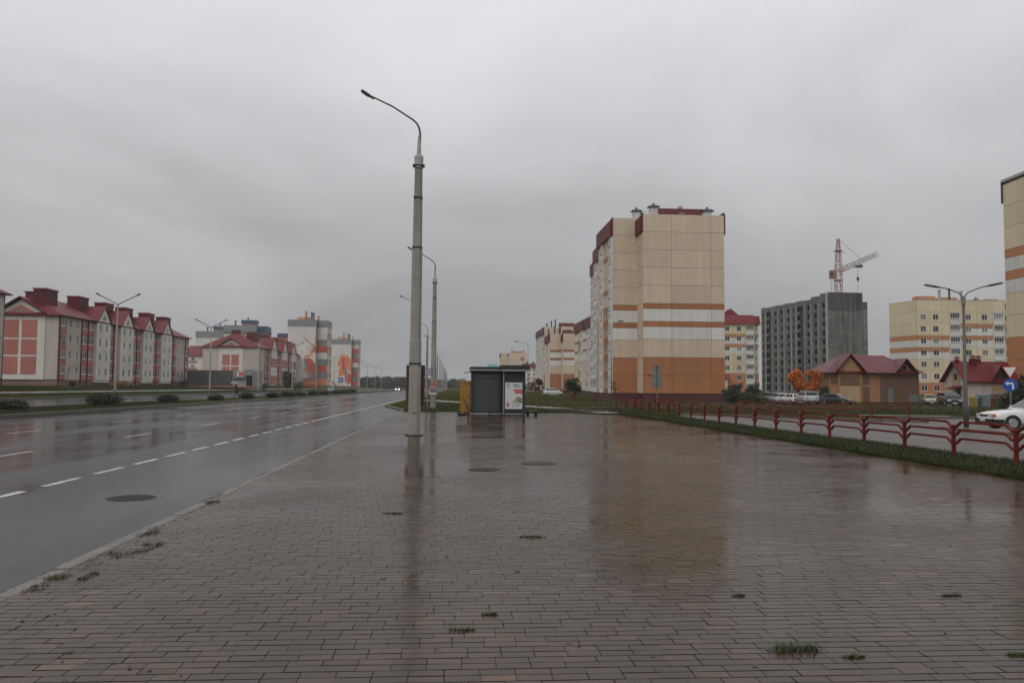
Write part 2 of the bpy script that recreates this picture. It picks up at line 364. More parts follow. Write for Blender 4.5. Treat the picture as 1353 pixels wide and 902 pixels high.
V, Q = grid(xs, [60, 66, 72, 78, 84, 90, 96, 102, 108, 115, 140, 250, 600, 1200, 3500], zl)
# first stretch beside the bus bay is cut away
Q = [q for q in Q if not (V[q[0]][0] < -1 and V[q[0]][1] < 70)]
struct('lawn.001', npmesh('lawn', V, Q), M['lawn'])
mb = MB(); mb.prz([(-3.3, 54.3), (10.3, 52.0), (10.3, 4), (12.1, 4), (12.1, 45), (12.8, 49), (14.3, 51.2), (16.4, 48.8), (17.8, 47.7), (19.6, 45.5), (22.5, 42.2), (24.2, 41), (24.7, 42), (24, 45), (26, 46.4), (34, 47.4), (200, 52), (200, 60.02), (-3.3, 60.02)], -.3, .05)
mb.prz([(-5.7, 70.2), (-3.3, 57.0), (-3.3, 60.02), (0.02, 60.02), (0.02, 72.02), (-5.7, 72.02)], -.3, .049)
struct('verge', mb, M['lawn'])
mb = MB(); mb.prz([(-26.8, 15), (-21.65, 15), (-21.65, 1500), (-26.8, 1500)], -.3, .12); struct('median', mb, M['lawn'])
sheet('road', [(-21.6, -20), (-3.55, -20), (-3.55, 56), (-5.8, 70.3), (-5.8, 1600), (-21.6, 1600)], ZR, M['asphalt'])
sheet('road.001', [(-45.2, -20), (-26.7, -20), (-26.7, 1600), (-45.2, 1600)], ZR+.03, M['asphalt'])
sheet('road.002', [(12.0, -10), (90, -10), (90, 49.0), (12.0, 53)], -.05, M['gravel'])
# right-hand divider island of the side street
mb = MB(); mb.prz([(20.6, 18), (22.0, 18), (22.2, 33.2), (21.6, 34.6), (20.7, 34.2)], -.06, .07); struct('traffic_island', mb, M['kerb'])
# kerbs ----------------------------------------------------------------------
def kerb_line(name, a, b, width, z0, z1, step, nmax, side):
    a = Vector((*a, 0)); b = Vector((*b, 0)); d = (b-a); Ln = d.length; d.normalize(); n = Vector((d.y, -d.x, 0))*side
    root = None; k = int(Ln/step); me = None
    ang = math.atan2(d.y, d.x)
    long_ = MB(); long_.box(0, Ln-nmax*step, 0, width*side, z0, z1-.004) if k > nmax else long_.box(0, .02, 0, width*side, z0, z1-.02)
    p = a+d*(nmax*step) if k > nmax else a
    root = obj(name, long_, M['kerb'], None, p, ang); root['kind'] = 'structure'
    s = MB(); g_ = .006; c = .012; w0, w1 = sorted((0, width*side))
    s.box(g_, step-g_, w0, w1, z0, z1-c); s.frust(g_, step-g_, w0, w1, z1-c, g_+c, step-g_-c, w0+c, w1-c, z1)
    me = s.mesh('kerb_stone'); me.materials.append(M['kerb'])
    off = -(nmax*step) if k > nmax else 0
    for i in range(min(k, nmax)):
        o = obj('kerb_stone', me, None, root, (off+i*step, random.uniform(-.006, .006), random.uniform(-.006, .006)), random.uniform(-.004, .004))
    return root
kerb_line('kerb', (-3.45, 3.5), (-3.45, 56.5), .15, -.3, .008, 1.0, 60, -1)
kerb_line('kerb.001', (-21.5, 36), (-21.5, 1500), .15, -.3, .13, 1.0, 60, -1)
kerb_line('kerb.002', (-3.45, 56.5), (-5.75, 70.3), .15, -.3, .07, 1.0, 14, -1)
kerb_line('kerb.003', (-5.75, 70.3), (-5.75, 1500), .15, -.3, .07, 1.0, 10, -1)
kerb_line('kerb.004', (-45.05, 70), (-45.05, 1500), .15, -.3, .16, 3.0, 30, -1)
kp = [(14.3, 51.2), (16.4, 48.8), (17.8, 47.7), (19.6, 45.5), (22.5, 42.2), (24.2, 41), (24.7, 42), (24, 45), (26, 46.4), (34, 47.4), (70, 48.6)]
mb = MB()
for (a, b), (c, d) in zip(kp, kp[1:]):
    n = Vector((d-b, a-c)).normalized()*.15; mb.prz([(a, b), (c, d), (c+n.x, d+n.y), (a+n.x, b+n.y)], -.3, .09+.001*len(mb.v)/8)
o = obj('kerb.005', mb, M['kerb']); o['kind'] = 'structure'
# road markings ----------------------------------------------------------------
def dash(name, X, y0, y1, w=.13, z=ZR+.004):
    mb = MB(); n = 8; pts = []
    ys = np.linspace(y0, y1, n)
    V = [(X-w/2+random.uniform(-.012, .012), y, z) for y in ys]+[(X+w/2+random.uniform(-.012, .012), y, z) for y in ys]
    mb.add(V, [(i, n+i, n+i+1, i+1) for i in range(n-1)]); o = obj(name, mb, M['mark']); o['kind'] = 'structure'
for i in range(14):
    y = 12.1+i*1.93; dash('lane_marking', -6.62, y-.02, y+1.28, .14)
dash('lane_marking', -6.62, 39.3, 300, .13)
for i in range(9): dash('lane_marking', -10.35, 19.0+i*8.0, 21.3+i*8.0, .12)
for i in range(7): dash('lane_marking', -14.8, 28.6+i*8.5, 31+i*8.5, .12)
# footpaths -----------------------------------------------------------------------
def drape(name, c, w, zf, n=24, mt=None):
    a = Vector(c[0]); b = Vector(c[1]); d = (b-a).normalized(); s = Vector((-d.y, d.x))*w/2; V = []
    for i in range(n+1):
        p = a+(b-a)*i/n
        for q in (p-s, p+s): V.append((q.x, q.y, zf(q.x, q.y)))
    Q = [(2*i, 2*i+1, 2*i+3, 2*i+2) for i in range(n)]
    return struct(name, npmesh(name, V, Q), mt or M['path'])
drape('footpath', ((-3.5, 97.0), (9.4, 57.5)), 2.3, lambda x, y: zl(x, y)+.012)
drape('footpath.001', ((9.0, 58.3), (10.2, 50.5)), 2.6, lambda x, y: zl(x, y)+.016)
drape('footpath.002', ((10.5, 66), (24, 76)), 1.4, lambda x, y: zl(x, y)+.012)
drape('footpath.003', ((-52, 60), (-52, 700)), 2.4, lambda x, y: zleft(x)+.03, 40)
drape('footpath.004', ((24.2, 49.5), (30, 48.3)), 1.1, lambda x, y: zl(x, y)+.02)
drape('footpath.005', ((46, 77), (60, 79)), 3, lambda x, y: zl(x, y)+.02)
drape('parking_lot', ((31, 82), (62, 160)), 15, lambda x, y: zl(x, y)+.015, 30, M['asphalt'])

# ================================================================ PAVEMENT
pave = sheet('pavement', [(-3.46, 2), (10.31, 2), (10.31, 52.1), (-3.31, 54.4), (-3.46, 56.4)], -.0052, M['bed'])
bw, bd = .2, .1
recs = []
npair = int((54.4-3.6)/.2)
def proj(X, Y):
    kx = X*fw.x+Y*fw.y; return CX+F*(X*rt.x+Y*rt.y)/kx, kx
for p in range(npair):
    yb = 3.6+p*.2; off = ((p*.37) % 1)*.2+random.uniform(-.02, .02)
    ym = yb+.1; xl = max(-3.42, ym*-.62-1.5); xr = min(10.3, ym*.8+1.5)
    i0 = int((xl-off)/bw)-1; i1 = int((xr-off)/bw)+1
    for i in range(i0, i1):
        x = i*bw+off
        x0, x1 = max(x, -3.44), min(x+bw, 10.3)
        if x1-x0 < .06: continue
        for r in range(2):
            y = yb+r*bd
            if y+bd > 54.35-(x+3.3)*.169: continue
            recs.append((x0, x1, y, y+bd))
recs = np.array(recs); nb = len(recs)
cxy = np.stack([(recs[:, 0]+recs[:, 1])/2, (recs[:, 2]+recs[:, 3])/2], 1)
hgt = rng.normal(0, .0005, nb)
low = np.sin(cxy[:, 0]*.9+1.3)*np.sin(cxy[:, 1]*.55+.4)*.0025          # gentle sagging
hgt += low
tilt = rng.normal(0, .0035, (nb, 2)); tone = np.clip(rng.normal(.42, .22, nb), 0, .92); tone[rng.random(nb) < .012] = .98
shift = rng.normal(0, .0018, (nb, 2))
ctr_px = np.array([proj(x, y) for x, y in cxy])
inside = (ctr_px[:, 0] > -30) & (ctr_px[:, 0] < 1383) & (cxy[:, 1] > 4.2)
order = np.argsort(np.where(inside, cxy[:, 1]**2+cxy[:, 0]**2, 1e9)); single = set(order[:300].tolist())
def brick_verts(k, local=False):
    x0, x1, y0, y1 = recs[k]; gp = .0042; c = .0013
    cx, cy_ = cxy[k]+shift[k]; hx = (x1-x0)/2-gp*.42; hy = (y1-y0)/2-gp*1.15
    base = np.array([[-hx, -hy, -.012], [hx, -hy, -.012], [hx, hy, -.012], [-hx, hy, -.012], [-hx, -hy, -c], [hx, -hy, -c], [hx, hy, -c], [-hx, hy, -c],
                     [-hx+c, -hy+c, 0], [hx-c, -hy+c, 0], [hx-c, hy-c, 0], [-hx+c, hy-c, 0]])
    base[4:, 2] += hgt[k]+base[4:, 0]*tilt[k, 0]+base[4:, 1]*tilt[k, 1]
    return base if local else base+np.array([cx, cy_, 0])
BQ = np.array([(8, 9, 10, 11), (4, 5, 9, 8), (5, 6, 10, 9), (6, 7, 11, 10), (7, 4, 8, 11), (0, 1, 5, 4), (1, 2, 6, 5), (2, 3, 7, 6), (3, 0, 4, 7)])
def set_tone(me, vals):
    a = me.attributes.new('tone', 'FLOAT', 'FACE'); a.data.foreach_set('value', np.asarray(vals, np.float32))
for k in single:
    me = npmesh('paving_brick', brick_verts(k, True), BQ); set_tone(me, [tone[k]]*9)
    me.materials.append(M['brick']); me.materials.append(M['bed']); me.polygons.foreach_set('material_index', [0, 1, 0, 0, 0, 1, 1, 1, 1]); obj('paving_brick', me, None, pave, (*(cxy[k]+shift[k]), 0))  # sides and front bevel take joint soil colour, which also paints in the joint shade
Vs, Qs, Ts, MI = [], [], [], []; o = 0
for k in range(nb):
    if k in single: continue
    v = brick_verts(k)
    if cxy[k, 1] > 28:
        v = np.concatenate([v[:4], v[4:8]+np.array([0, 0, .0013])]); q = np.array([(4, 5, 6, 7), (0, 1, 5, 4), (1, 2, 6, 5), (2, 3, 7, 6), (3, 0, 4, 7)])
    else: q = BQ
    Vs.append(v); Qs.append(q+o); Ts += [tone[k]]*len(q); o += len(v); MI += [0, 1, 0, 0, 0, 1, 1, 1, 1] if len(q) == 9 else [0, 1, 1, 1, 1]  # same dark side faces: soil stain plus painted occlusion between bricks
me = npmesh('paving_bricks', np.concatenate(Vs), np.concatenate(Qs)); set_tone(me, Ts)
me.materials.append(M['brick']); me.materials.append(M['bed']); me.polygons.foreach_set('material_index', MI); pb = obj('paving_brick_field', me, None, pave); pb['kind'] = 'stuff'
# standing rain water by the grass edge
def puddle(name, cx, cy_, rx, ry, seed, clipx=None):
    rr = random.Random(seed); n = 60; ph = [rr.uniform(0, 6.28) for _ in range(5)]
    pts = []
    for i in range(n):
        a = 2*math.pi*i/n; q = 1+.18*math.sin(2*a+ph[0])+.12*math.sin(3*a+ph[1])+.09*math.sin(5*a+ph[2])+.05*math.sin(9*a+ph[3])
        x = cx+rx*q*math.cos(a); y = cy_+ry*q*math.sin(a)
        if clipx: x = min(x, clipx)
        pts.append((x, y, .0025))
    mb = MB(); mb.poly(pts); o = struct(name, mb, M['water']); return o

# manholes -----------------------------------------------------------------------
def manhole(loc, r, label, z, group='manhole covers', lid=None):
    t_ = thing('manhole_cover', label, 'manhole', (loc[0], loc[1], z), random.random(), group)
    mb = MB(); mb.lathe([(r*1.14, -.02), (r*1.14, .004), (r*1.02, .006), (r*1.02, -.006), (r, -.006)], 32); obj('rim', mb, M['iron'], t_)
    mb = MB(); mb.lathe([(r*.99, -.02), (r*.99, .003), (.001, .004)], 32)
    for k in range(8):
        for j in range(8):
            x, y = (k-3.5)*r*.22, (j-3.5)*r*.22
            if x*x+y*y < (r*.85)**2: mb.box(x-r*.07, x+r*.07, y-r*.07, y+r*.07, .003, .008)
    obj('lid', mb, lid or M['iron'], t_)
manhole((.61, 16.22), .27, 'round iron manhole cover in the paving, left of the two close together', .003, lid=mat('rusty wet lid', (.05, .034, .024), .7, .4, 6, spec=.0, coat=.75, coat_r=.15))
manhole((1.81, 17.52), .33, 'round iron manhole cover in the paving, right of the two close together', .003, lid=mat('rusty wet lid', (.05, .034, .024), .7, .4, 6, spec=.0, coat=.75, coat_r=.15))
manhole((-4.7, 12.6), .3, 'round iron manhole cover sunk in the asphalt lane near the kerb', ZR)
# ================================================================ BUILDINGS
PC = {}
def panel_mesh(w_, h_, ops, th, mt):
    key = ('p', round(w_, 3), round(h_, 3), tuple(tuple(round(a, 3) for a in o) for o in ops), th, mt.name)
    if key in PC: return PC[key]
    xs = sorted({0, w_, *[min(max(v, 0), w_) for o in ops for v in o[:2]]}); zs = sorted({0, h_, *[min(max(v, 0), h_) for o in ops for v in o[2:]]})
    nx, nz = len(xs)-1, len(zs)-1
    sol = [[not any(o[0]-1e-4 <= (xs[i]+xs[i+1])/2 <= o[1]+1e-4 and o[2]-1e-4 <= (zs[j]+zs[j+1])/2 <= o[3]+1e-4 for o in ops) for j in range(nz)] for i in range(nx)]
    mb = MB(); S = lambda i, j: 0 <= i < nx and 0 <= j < nz and sol[i][j]
    for i in range(nx):
        for j in range(nz):
            if not sol[i][j]: continue
            a, b, c, d = xs[i], xs[i+1], zs[j], zs[j+1]
            mb.poly([(a, -th, c), (b, -th, c), (b, -th, d), (a, -th, d)])
            if not S(i-1, j): mb.poly([(a, -th, c), (a, -th, d), (a, 0, d), (a, 0, c)])
            if not S(i+1, j): mb.poly([(b, -th, c), (b, 0, c), (b, 0, d), (b, -th, d)])
            if not S(i, j-1): mb.poly([(a, -th, c), (a, 0, c), (b, 0, c), (b, -th, c)])
            if not S(i, j+1): mb.poly([(a, -th, d), (b, -th, d), (b, 0, d), (a, 0, d)])
    me = bpy.data.meshes.new('wall_panel'); me.from_pydata(mb.v, [], mb.f); me.materials.append(mt); PC[key] = me; return me
def window_mesh(w_, h_, nm):
    key = ('w', round(w_, 2), round(h_, 2), nm)
    if key in PC: return PC[key]
    mb = MB(); f = .07; y0, y1 = -.075, -.02
    mb.box(0, w_, y0, y1, 0, f); mb.box(0, w_, y0, y1, h_-f, h_); mb.box(0, f, y0, y1, f, h_-f); mb.box(w_-f, w_, y0, y1, f, h_-f)
    for k in range(1, nm): x = w_*k/nm; mb.box(x-f/2, x+f/2, y0-.002, y1, f, h_-f)
    mb.box(-.05, w_+.05, -.2, -.06, -.07, -.005)
    fm = mb.mesh('window'); fm.materials.append(M['frame'])
    ps = []
    for mt in (M['pane0'], M['pane2'], M['pane1']):
        pb_ = MB(); pb_.poly([(f, -.045, f), (w_-f, -.045, f), (w_-f, -.045, h_-f), (f, -.045, h_-f)]); pm = pb_.mesh('pane'); pm.materials.append(mt); ps.append(pm)
    PC[key] = (fm, ps); return PC[key]
class Fac:
    """a facade: local x runs to the right as seen from outside, -y points out"""
    def __init__(s, root, p, ang): s.root = root; s.p = Vector(p); s.ang = ang; s.rl = Vector(root.location)
    def put(s, name, me, x, y, z, mt=None, smooth=False):
        c, sn = math.cos(s.ang), math.sin(s.ang)
        q = s.p+Vector((x*c-y*sn, x*sn+y*c, z))-s.rl
        return obj(name, me, mt, s.root, q, s.ang, smooth)
    def panel(s, x, z, w_, h_, mt, ops=(), th=.12, g=.022, name='wall_panel'):
        ops = [(o[0]-x-g, o[1]-x-g, o[2]-z-g, o[3]-z-g) for o in ops]
        ops = [o for o in ops if o[1] > 0 and o[0] < w_-2*g and o[3] > 0 and o[2] < h_-2*g]
        return s.put(name, panel_mesh(w_-2*g, h_-2*g, ops, th, mt), x+g, 0, z+g)
    def window(s, x, z, w_, h_, nm=2, y=0.0, dark=None):
        fm, ps = window_mesh(w_, h_, nm); o = s.put('window', fm, x, y, z)
        k = random.random(); k = 0 if k < .5 else (1 if k < .8 else 2)
        obj('pane', ps[k if dark is None else dark], None, o); return o
    def loggia(s, x, z, w_, fh, out=.3, wall=None):
        """glazed balcony: white parapet box with a row of narrow windows"""
        key = ('l', round(w_, 2), fh, out, wall.name if wall else '')
        if key not in PC:
            mb = MB(); mb.box(.04, w_-.04, -out, 0, 0, 1.05); mb.box(.0, w_, -out-.03, 0, -.1, 0.0); mb.box(.02, .12, -out, 0, 1.05, fh-.1); mb.box(w_-.12, w_-.02, -out, 0, 1.05, fh-.1); mb.box(.0, w_, -out, 0, fh-.28, fh-.1)
            me = mb.mesh('balcony'); me.materials.append(wall or M['white']); PC[key] = me
        s.put('balcony', PC[key], x, 0, z)
        s.window(x+.14, z+1.12, w_-.28, fh-1.45, 4, -out+.06)
def band(i, rows, A, B, c):
    """colour strips of one storey: (from, to, material) in fractions"""
    return rows.get(i, [(0, 1, c)])
def facade(fc, cols, nf, fh, z0, colf, wh=1.35, sill=.85):
    x = 0
    for ci, (cw, kind) in enumerate(cols):
        for i in range(nf):
            z = z0+i*fh; ops = []
            if kind == 'w': a = (cw-1.35)/2; ops = [(x+a, x+a+1.35, z+sill, z+sill+wh)]
            elif kind == 'n': a = (cw-.75)/2; ops = [(x+a, x+a+.75, z+sill, z+sill+wh)]
            elif kind == 'W': ops = [(x+cw*.25-.42, x+cw*.25+.42, z+sill, z+sill+wh), (x+cw*.75-.42, x+cw*.75+.42, z+sill, z+sill+wh)]
            if kind == 'L': fc.panel(x, z, cw, fh, colf(i, ci, kind)[-1][2]); fc.loggia(x+.05, z+.1, cw-.1, fh-.02); continue
            for a, b, mt in colf(i, ci, kind): fc.panel(x, z+a*fh, cw, (b-a)*fh, mt, ops)
            for o in ops: fc.window(o[0], o[2], o[1]-o[0], wh, 1 if kind == 'W' else 2)
        x += cw
    return x
def roof_extras(root, items):
    """vents, chimneys and lift houses: (kind, x, y, z, size) relative to root"""
    for kind, x, y, z, sz, mt in items:
        mb = MB()
        if kind == 'box': mb.frust(-sz[0]/2, sz[0]/2, -sz[1]/2, sz[1]/2, 0, -sz[0]/2, sz[0]/2-sz[2]*.6, -sz[1]/2+sz[2]*.25, sz[1]/2, sz[2]); nm = 'lift_house'
        elif kind == 'vent': mb.box(-sz[0]/2, sz[0]/2, -sz[1]/2, sz[1]/2, 0, sz[2]); mb.box(-.06, .06, -.06, .06, sz[2], sz[2]+.2); nm = 'roof_vent'
        else: mb.lathe([(sz[0], 0), (sz[0], sz[2]), (sz[0]*1.5, sz[2]+.02), (sz[0]*1.5, sz[2]+.25), (.05, sz[2]+.4)], 10); nm = 'flue_pipe'
        ob_ = obj(nm, mb, mt if kind != 'vent' else M['white'], root, (x, y, z))
        if kind == 'vent': cp = MB(); cp.frust(-sz[0]*.8, sz[0]*.8, -sz[1]*.8, sz[1]*.8, sz[2]+.1, -sz[0]*.2, sz[0]*.2, -sz[1]*.2, sz[1]*.2, sz[2]+.5); cp.box(-.12, .12, -.12, .12, sz[2]+.45, sz[2]+.75); obj('vent_cap', cp, M['dark'], ob_)
FH = 2.77; PL = 1.25
def rowsR(A, B, Wt): return {0: [(0, 1, B)], 1: [(0, 1, B)], 3: [(0, .69, Wt), (.69, 1, B)], 4: [(0, .69, Wt), (.69, 1, B)]}
def attic(fc, x0, x1, z0, h_=2.6, out=.5, mt=None):
    mb = MB(); P = [(-out, z0), (.05, z0), (.05, z0+h_), (-out*.15, z0+h_), (-out, z0+h_*.8)]
    V = [(x, a, b) for x in (x0, x1) for a, b in P]; n = len(P)
    mb.add(V, [tuple(range(n)), tuple(range(2*n-1, n-1, -1))]+[(i, (i+1) % n, n+(i+1) % n, n+i) for i in range(n)])
    fc.put('attic_panel', mb, 0, 0, 0, mt or M['attic'])
def rblock(name, label, X0, Y0, a, b, step, nf, base, secs, Yend, endrows, cols_end, brownlow=5, far=False):
    """panel block: end wall facing the camera in two planes, stepped street side on the left"""
    root = thing(name, label, 'apartment block', (X0+a+b/2, Y0+2, base), 0, None)
    top = PL+nf*FH+FH
    poly = [(X0+a+b, Y0), (X0+a+b, Yend)]
    for (X, ya, yb, cols) in reversed(secs): poly += [(X, yb), (X, ya)]
    poly += [(X0+a, Y0+step), (X0+a, Y0)]
    rel = [(p[0]-root.location.x, p[1]-root.location.y) for p in poly]
    mb = MB(); mb.prz(rel, PL, top-.15); obj('wall', mb, M['joint'], root)
    mb = MB(); mb.prz(rel, 0, PL+.002); obj('plinth', mb, M['plinth'], root)
    colE = lambda i, ci, k: endrows.get(i, [(0, 1, M['cream'])])
    f1 = Fac(root, (X0+a, Y0, base), 0); facade(f1, cols_end, nf+1, FH, PL, colE)
    f2 = Fac(root, (X0, Y0+step, base), 0); facade(f2, [(a, 'b')], nf+1, FH, PL, colE)
    f3 = Fac(root, (X0+a, Y0+step, base), -math.pi/2); facade(f3, [(step, 'n')], nf, FH, PL, lambda i, ci, k: [(0, 1, M['cream'])])
    attic(f3, -.05, step+.1, PL+nf*FH, FH)
    for si, (X, ya, yb, cols) in enumerate(secs):
        f4 = Fac(root, (X, yb, base), -math.pi/2)
        def colL(i, ci, k):
            if k == 'w' and i < brownlow and si < 2: return [(0, 1, M['brown'])]
            if k == 'w' and i in (5, 7): return [(0, .69, M['cream']), (.69, 1, M['brown'])]
            return [(0, 1, M['white'] if k == 'L' else M['cream'])]
        tw = sum(c for c, _ in cols); sc = (yb-ya)/tw; facade(f4, [(c*sc, k) for c, k in cols], nf, FH, PL, colL)
        attic(f4, -.1, yb-ya+.1, PL+nf*FH-.1, FH+.2)
    return root, top
r_, top = rblock('apartment_block', 'tall nine storey cream and terracotta block with blank end wall behind the red railing', 24.9, 125, 4.0, 12.8, 3.5, 9, -.4,
    [(24.9, 128.5, 141, [(2.4, 'n'), (2.5, 'L'), (2.6, 'w'), (2.6, 'w'), (2.4, 'L')]), (27.2, 141.02, 158.5, [(2.5, 'L'), (2.6, 'w'), (2.6, 'w'), (2.5, 'L'), (2.6, 'w')]), (29.7, 158.52, 177, [(2.5, 'L'), (2.6, 'w'), (2.5, 'L'), (2.6, 'w'), (2.5, 'L')])],
    178, rowsR(0, M['brown'], M['white']), [(4.5, 'b'), (6.2, 'b'), (2.1, 'b')], 5)
roof_extras(r_, [('box', 1.3, 4, top-.15, (9, 4, 2.1), M['attic']), ('vent', -4.0, 1, top-.15, (1.2, 1, 1.8), M['cream']), ('vent', -6.3, 3, top-.15, (1.1, 1, 1.5), M['cream']), ('vent', -5.5, 4, top-.15, (.8, .8, 1.3), M['cream']),
    ('vent', 4.6, .8, top-.15, (1.3, 1, 1.3), M['cream']), ('vent', .4, .8, top-.15, (.9, .8, .6), M['cream']), ('flue', 2.0, 7, top-.15, (.28, .28, 3.2), M['cream'])])
mb = MB()
for x in (-6.2, -3, 0, 3, 6.2): mb.tube([(x, -1.7, top-.2), (x, -1.7, top+.45)], .02, 5)
mb.tube([(-6.2, -1.7, top+.45), (6.2, -1.7, top+.45)], .02, 5); obj('roof_railing', mb, M['steel'], r_)
mb = MB(); mb.box(6.42, 6.65, -2, 2.5, top-3.0, top+.1); mb.frust(6.35, 6.66, -2.05, 2.5, top+.1, 6.4, 6.5, -1.9, 2.5, top+.5); obj('attic_panel', mb, M['attic'], r_)
mb = MB(); mb.lathe([(.01, 0), (.35, .12), (.45, .2), (.36, .13), (.01, .02)], 14, axis='y'); obj('satellite_dish', mb, M['white'], r_, (-5.9, -1.2, 16.2))
obj('house_number', MB().box(0, .5, -.03, 0, 0, .24), M['bluemetal'], r_, (-5.6, -2.13, 3.9))
# second block beyond it
def sideblock(name, label, X, Y0, Y1, depth, nf, base, ncols):
    root = thing(name, label, 'apartment block', (X+depth/2, Y0, base))
    mb = MB(); mb.prz([(-depth/2, 0), (depth/2, 0), (depth/2, Y1-Y0), (-depth/2, Y1-Y0)], PL, PL+nf*FH+FH-.1); obj('wall', mb, M['joint'], root)
    mb = MB(); mb.prz([(-depth/2, 0), (depth/2, 0), (depth/2, Y1-Y0), (-depth/2, Y1-Y0)], 0, PL+.002); obj('plinth', mb, M['plinth'], root)
    f = Fac(root, (X, Y1, base), -math.pi/2)
    pat = ['w', 'w', 'b', 'L', 'w', 'w', 'L', 'w']; cols = [(1, pat[k % 8]) for k in range(ncols)]
    cols = [((1.2 if k == 'b' else 1.0), k) for _, k in cols]; tw = sum(c for c, _ in cols); cols = [(c*(Y1-Y0)/tw, k) for c, k in cols]
    ochre = mat('ochre panel', (.36, .22, .07), .8)
    def colL(i, ci, k):
        if k == 'b': return [(0, 1, ochre if i < 2 else (M['brown'] if i in (4, 6) else M['cream']))]
        if k == 'w' and i in (3, 4, 5): return [(0, .75, M['white']), (.75, 1, M['brown'])]
        return [(0, 1, M['yellow'] if (i < 2 and ci % 3 == 1) else M['cream'])]
    facade(f, cols, nf, FH, PL, colL); Lh = (Y1-Y0)
    attic(f, -.1, Lh*.55, PL+nf*FH-.05, FH); attic(f, Lh*.62, Lh+.1, PL+nf*FH-.05, FH)
    f2 = Fac(root, (X, Y0, base), 0); facade(f2, [(depth/2, 'b'), (depth/2, 'b')], nf+1, FH, PL, lambda i, c, k: rowsR(0, M['brown'], M['white']).get(i, [(0, 1, M['cream'])]))
    return root, PL+nf*FH+FH
sideblock('apartment_block', 'seven storey cream block partly hidden behind the tall terracotta block, dark conifer at its foot', 35, 208, 238, 13, 6, -.4, 8)
p = W(722.5, 286); q = W(728, 282); q2 = W(744, 282); q3 = W(767, 282)
r3, top3 = rblock('apartment_block', 'distant seven storey cream block with brown bands and terracotta ground floors, white van in front', q.x, q.y, q2.x-q.x, q3.x-q2.x, 3.5, 6, -.4,
    [(q.x, q.y+3.5, q.y+17, [(2, 'L'), (2.6, 'w'), (2.6, 'w'), (2.2, 'L')])], q.y+40, rowsR(0, M['brown'], M['white']), [(3, 'b'), (3, 'b')], 0)
roof_extras(r3, [('box', 0, 6, top3-.15, (4, 4, 1.8), M['attic']), ('flue', -5.2, 4, top3-.1, (.25, .25, 2.8), M['dark']), ('flue', -7.3, 4, top3-.1, (.25, .25, 1.6), M['dark'])])
q = W(720, 325); q2 = W(741, 325); q3 = W(766, 325)
r4, top4 = rblock('apartment_block', 'distant nine storey cream block rising behind the seven storey one with dark flue pipes', q.x, q.y, q2.x-q.x, q3.x-q2.x, 3.5, 8, -.4,
    [(q.x, q.y+3.5, q.y+18, [(2, 'L'), (2.6, 'w'), (2.2, 'L'), (2.6, 'w')]), (q.x, q.y+20, q.y+34, [(2, 'L'), (2.6, 'w'), (2.2, 'L')])], q.y+45, rowsR(0, M['brown'], M['white']), [(3, 'b'), (4, 'b')], 0)
roof_extras(r4, [('box', 0, 5, top4-.15, (7, 4, 2), M['attic']), ('flue', -5.2, 4, top4-.1, (.25, .25, 3), M['dark']), ('flue', -6.8, 4, top4-.1, (.25, .25, 2.4), M['dark']), ('flue', -8.6, 4, top4-.1, (.25, .25, 1.4), M['dark'])])
q = W(662, 645); q2 = W(672, 645); q3 = W(696, 645)
r5, top5 = rblock('apartment_block', 'hazy far cream block with a round emblem on its end wall above the kiosk', q.x, q.y, q2.x-q.x, q3.x-q2.x, 5, 9, -.4, [(q.x, q.y+5, q.y+20, [(2, 'w'), (2, 'w'), (2, 'w')])], q.y+40, {4: [(0, .69, M['white']), (.69, 1, M['brown'])], 6: [(0, .3, M['brown']), (.3, 1, M['cream'])]}, [(7, 'b'), (7.1, 'b')], 0)
roof_extras(r5, [('box', 1, 5, top5-.15, (10, 4, 1.8), M['brown']), ('flue', -4.2, 4, top5-.1, (.3, .3, 3), M['dark']), ('flue', 5.2, 4, top5-.1, (.3, .3, 2.4), M['dark'])])
mb = MB(); mb.lathe([(1.7, -.06), (1.7, .0)], 24, axis='y'); mb.lathe([(1.0, -.14), (1.0, -.05)], 20, axis='y'); obj('round_emblem', mb, M['brown'], r5, (3.6, -2.15, PL+8.3*FH))
# white block with red roof further right
q = W(690, 520); root = thing('apartment_block', 'far white five storey block with a red roof seen past the edge of the kiosk', 'apartment block', (q.x+9, q.y, -.4))
mb = MB(); mb.box(-9, 9, 0, 12, 0, 14.2); obj('wall', mb, M['joint'], root)
f = Fac(root, (q.x, q.y, -.4), 0); facade(f, [(3, 'w')]*6, 5, 2.75, .45, lambda i, c, k: [(0, 1, M['white'] if i % 2 or c % 2 else M['cream'])])
mb = MB(); mb.frust(-9.3, 9.3, -.5, 12.3, 14.2, -8.6, 8.6, 2, 10, 17.2); obj('roof', mb, M['attic'], root)
roof_extras(root, [('flue', -6, 1.5, 15, (.5, .5, 3), M['dark']), ('flue', -2, 1.5, 15, (.5, .5, 3), M['dark'])])
q = W(689, 480); root = thing('shop', 'low pale flat roofed shop in front of the far white block', 'shop', (q.x+7, q.y, -.4))
mb = MB(); mb.box(-7, 7, 0, 8, 0, 4.0); obj('wall', mb, M['gattic'], root); mb = MB(); mb.box(-7.3, 7.3, -.3, 8.3, 4.0, 5.2); obj('fascia', mb, M['white'], root)
for k in range(4): obj('window', MB().box(-6+k*3.2, -4+k*3.2, -.06, .02, .9, 3), M['pane0'], root)
q = W(634, 560); root = thing('hall', 'far low hall with a teal roof showing over the kiosk', 'building', (q.x+6, q.y, -.4))
teal = mat('teal sheet', (.06, .2, .25), .5); mb = MB(); mb.box(-5.5, 6, 0, 14, 0, 15.2); obj('wall', mb, M['white'], root); mb = MB(); mb.frust(-1, 6.3, -.3, 14.3, 15.2, -.5, 6, 3, 11, 17.6); obj('roof', mb, teal, root)
